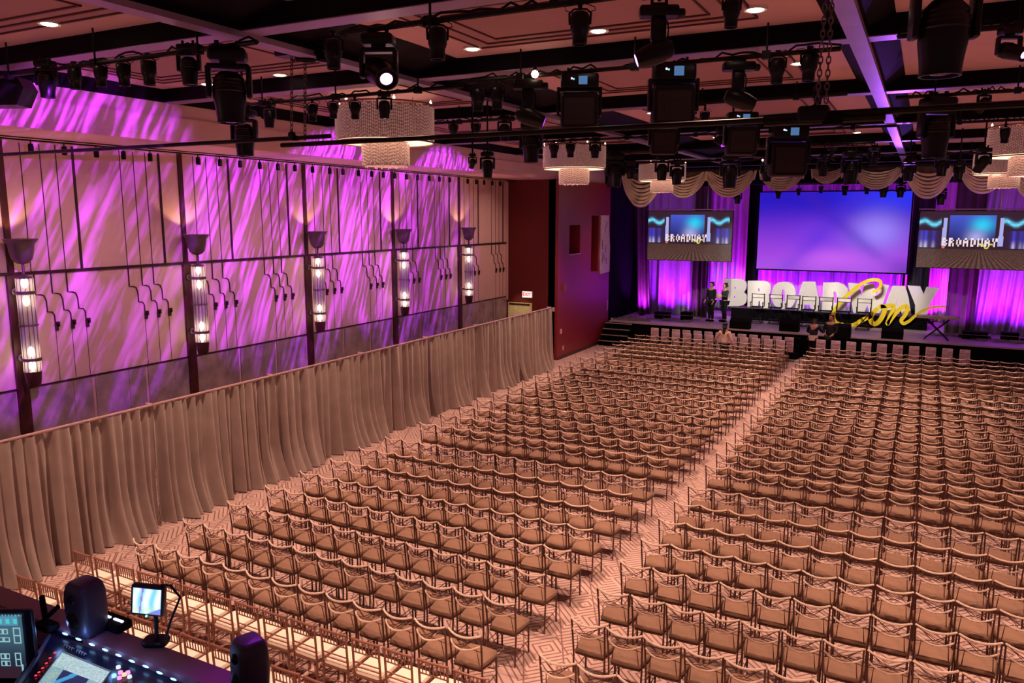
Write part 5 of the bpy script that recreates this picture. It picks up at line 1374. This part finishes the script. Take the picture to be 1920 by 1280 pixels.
for j in range(NY):
    for i in range(NX):
        k = len(vs)
        for (a, b) in ((i/NX, j/NY), ((i+1)/NX, j/NY), ((i+1)/NX, (j+1)/NY), (i/NX, (j+1)/NY)):
            p = (c0*(1-a)+c1*a)*(1-b)+(c3*(1-a)+c2*a)*b; vs.append(lp(p))
        fs.append((k, k+3, k+2, k+1)); c = desk_pic((i+.5)/NX, (j+.5)/NY)
        for _ in range(4): col += list(c)+[1.0]
me = bpy.data.meshes.new('touch_screen'); me.from_pydata(vs, [], fs); me.materials.append(screen_mat('console_picture', 0.8))
ca = me.color_attributes.new('picture', 'FLOAT_COLOR', 'CORNER'); ca.data.foreach_set('color', col)
o = bpy.data.objects.new('touch_screen', me); COL.objects.link(o); o.parent = cb
BLU = emit('console_lamp', (0.30, 0.60, 1.0), 2.6)
for k, (x, y) in enumerate([(122,1188),(147,1198),(172,1208),(197,1218),(222,1228),(247,1239),(273,1249),(299,1261),(325,1273),(350,1285)]):
    p = kp(x, y, ZK+0.012); D = proj(p)[2]; s_ = D/1470
    MB().lathe([(0.001,-8*s_),(1.6*s_,-5*s_),(2.1*s_,0),(1.6*s_,5*s_),(0.001,8*s_)], c=lp(p), n=10, axis=0).build('console_lamp', BLU, cb)
    if k % 2 == 0: point('console_lamp_glow', (p.x, p.y-0.02, p.z+0.03), 0.06, (0.20, 0.40, 1.0), 0.01)
slab([kp(88,1184), kp(92,1179), kp(450,1293), kp(448,1300)], ZK, ZK+0.010, 'lamp_bar', NAVY)
for x, y in [(103,1223),(94,1233),(87,1243),(80,1252),(73,1260),(67,1266)]:
    p = kp(x, y, ZK+0.004); r = 2.6*proj(p)[2]/1470
    MB().lathe([(0.001,0.002),(r,0.0)], c=lp(p), n=10).build('red_button', emit('red_led', (1.0,0.03,0.06), 2.5), cb)
for x, y, m in [(222,1252,'w'),(226,1262,'p'),(233,1266,'o'),(224,1272,'p'),(214,1268,'b'),(240,1262,'p'),(243,1270,'w')]:
    p = kp(x, y, ZK+0.004); r = 4*proj(p)[2]/1470
    MB().lathe([(r*0.4,0.006),(r,0.006),(r,0.0),(r*1.1,0)], c=lp(p), n=12).build('knob', {'w': emit('k_white',(0.8,0.9,1),1.0), 'p': emit('k_pink',(0.9,0.25,0.6),1.6), 'o': emit('k_orange',(1,0.45,0.3),1.6), 'b': emit('k_blue',(0.3,0.7,1),1.6)}[m], cb)
g = MB()
for k in range(9):                           # small unreadable maker's mark on the panel
    if k == 4: continue
    a = kp(122+k*4.7, 1207+k*2.05, ZK+0.003); b_ = kp(119.6+k*4.7, 1212+k*2.05, ZK+0.003); 
    g.cyl(lp(a), lp(b_), 0.0016, 4); c = kp(125+k*4.7, 1210+k*2.05, ZK+0.003); g.cyl(lp(a), lp(c), 0.0012, 4)
g.build('panel_mark', mat('grey_print', (0.45,0.45,0.5), 0.5), cb)
# tall tablet at the left edge
q = kp(52, 1268, 4.65); D = proj(q)[2]; u = D/1470; hT = 128*u; wT = 130*u
t = empty('tablet_screen', (q.x, q.y, 4.645), math.radians(27), label='upright tablet with channel icons at the lower left edge', cat='screen')
MB().rbox((-wT/2+0.01, 0.012, hT/2), (wT+0.03, 0.015, hT+0.02), 0.008, 1).build('case', mat('navy_case',(0.012,0.012,0.04),0.3), t)
MB().prism([(0.02,0.0),(0.12,0.0),(0.02,hT*0.5)], -wT*0.6, -wT*0.4, 0).build('stand', BLACK, t)
ic = ['0111110','1011101','1101011','0111110']
def tab(a, b):
    y = 1-b; x = a*130-78; Y_ = y*128
    c = lerp(lin((70, 105, 125)), lin((38, 44, 66)), sm((y-0.2)/0.6))
    if Y_ < 4: return lin((120, 165, 185)) if (int(x/3) % 2) else lin((60, 95, 115))
    if Y_ < 22 and x < 44:
        return lin((80, 215, 205)) if int(x/7) % 2 and 8 < Y_ < 18 else lin((90, 150, 185))
    for (cx, cy, w, h_) in ((14,34,10,6),(14,50,12,5),(40,42,7,16),(14,84,9,6),(14,98,9,6),(38,90,6,14)):
        dx, dy = abs(x-cx), abs(Y_-cy)
        if dx < w and dy < h_:
            if dx > w-2.2 or dy > h_-2.2 or (dy < 1.1 and w < 9) or (dx < 2 and w > 8): return lin((150, 200, 205))
    if Y_ > 104: c = lerp(c, lin((60, 28, 38)), 0.7)
    if 43 < x < 46 and 100 < Y_ < 125: return lin((150, 200, 235))
    return c
picture('picture', wT, hT, 110, 104, tab, screen_mat('tablet_picture', 0.9), t, (-wT/2, 0.0, hT/2))
# small lit control strip and clamp arm beside the left monitor
q = atz(222, 1168, ZD); t = empty('control_strip', (q.x, q.y-0.02, ZD+0.001), label='small dark control box with a row of white lights right of the left monitor', cat='control box')
MB().rbox((0,0,0.012),(0.12,0.05,0.024),0.008).build('case', BLACKM, t)
for k, xx in enumerate((-0.045,-0.035,-0.018,-0.008,0.016,0.026,0.036,0.046)): MB().cbox((xx, 0.0, 0.026), (0.008,0.006,0.004)).build('indicator_light', emit('indicator_white', (0.7,0.75,1.0), 3), t)
q = atz(112, 1150, ZD); t = empty('clamp_arm', (q.x, q.y-0.06, ZD+0.001), label='dark folded clamp arm lying left of the left monitor', cat='clamp')
MB().tube([(-0.03,0.03,0.06),(0.03,0.0,0.02),(0.08,-0.02,0.015)],0.008,6).build('arm', BLACKM, t); MB().tube([(0.05,0.03,0.05),(0.03,0.0,0.02)],0.007,6).build('lever', BLACKM, t); MB().rbox((0.05,-0.01,0.008),(0.07,0.04,0.016),0.008).build('foot', BLACKM, t)
# violet spill from the rig on the near monitor and ledge
pt = atz(472, 1290, ZD); spot('ledge_violet_spill', (-2.4, 3.4, 7.4), (pt.x, pt.y, ZD+0.1), 260, (0.5, 0.04, 1.0), 9, 1.0, 0.05)
pt = atz(180, 1150, ZD); spot('ledge_blue_spill', (pt.x+0.9, pt.y-0.7, ZD+0.7), (pt.x, pt.y, ZD+0.06), 5, (0.12, 0.16, 1.0), 20, 1.0, 0.02)
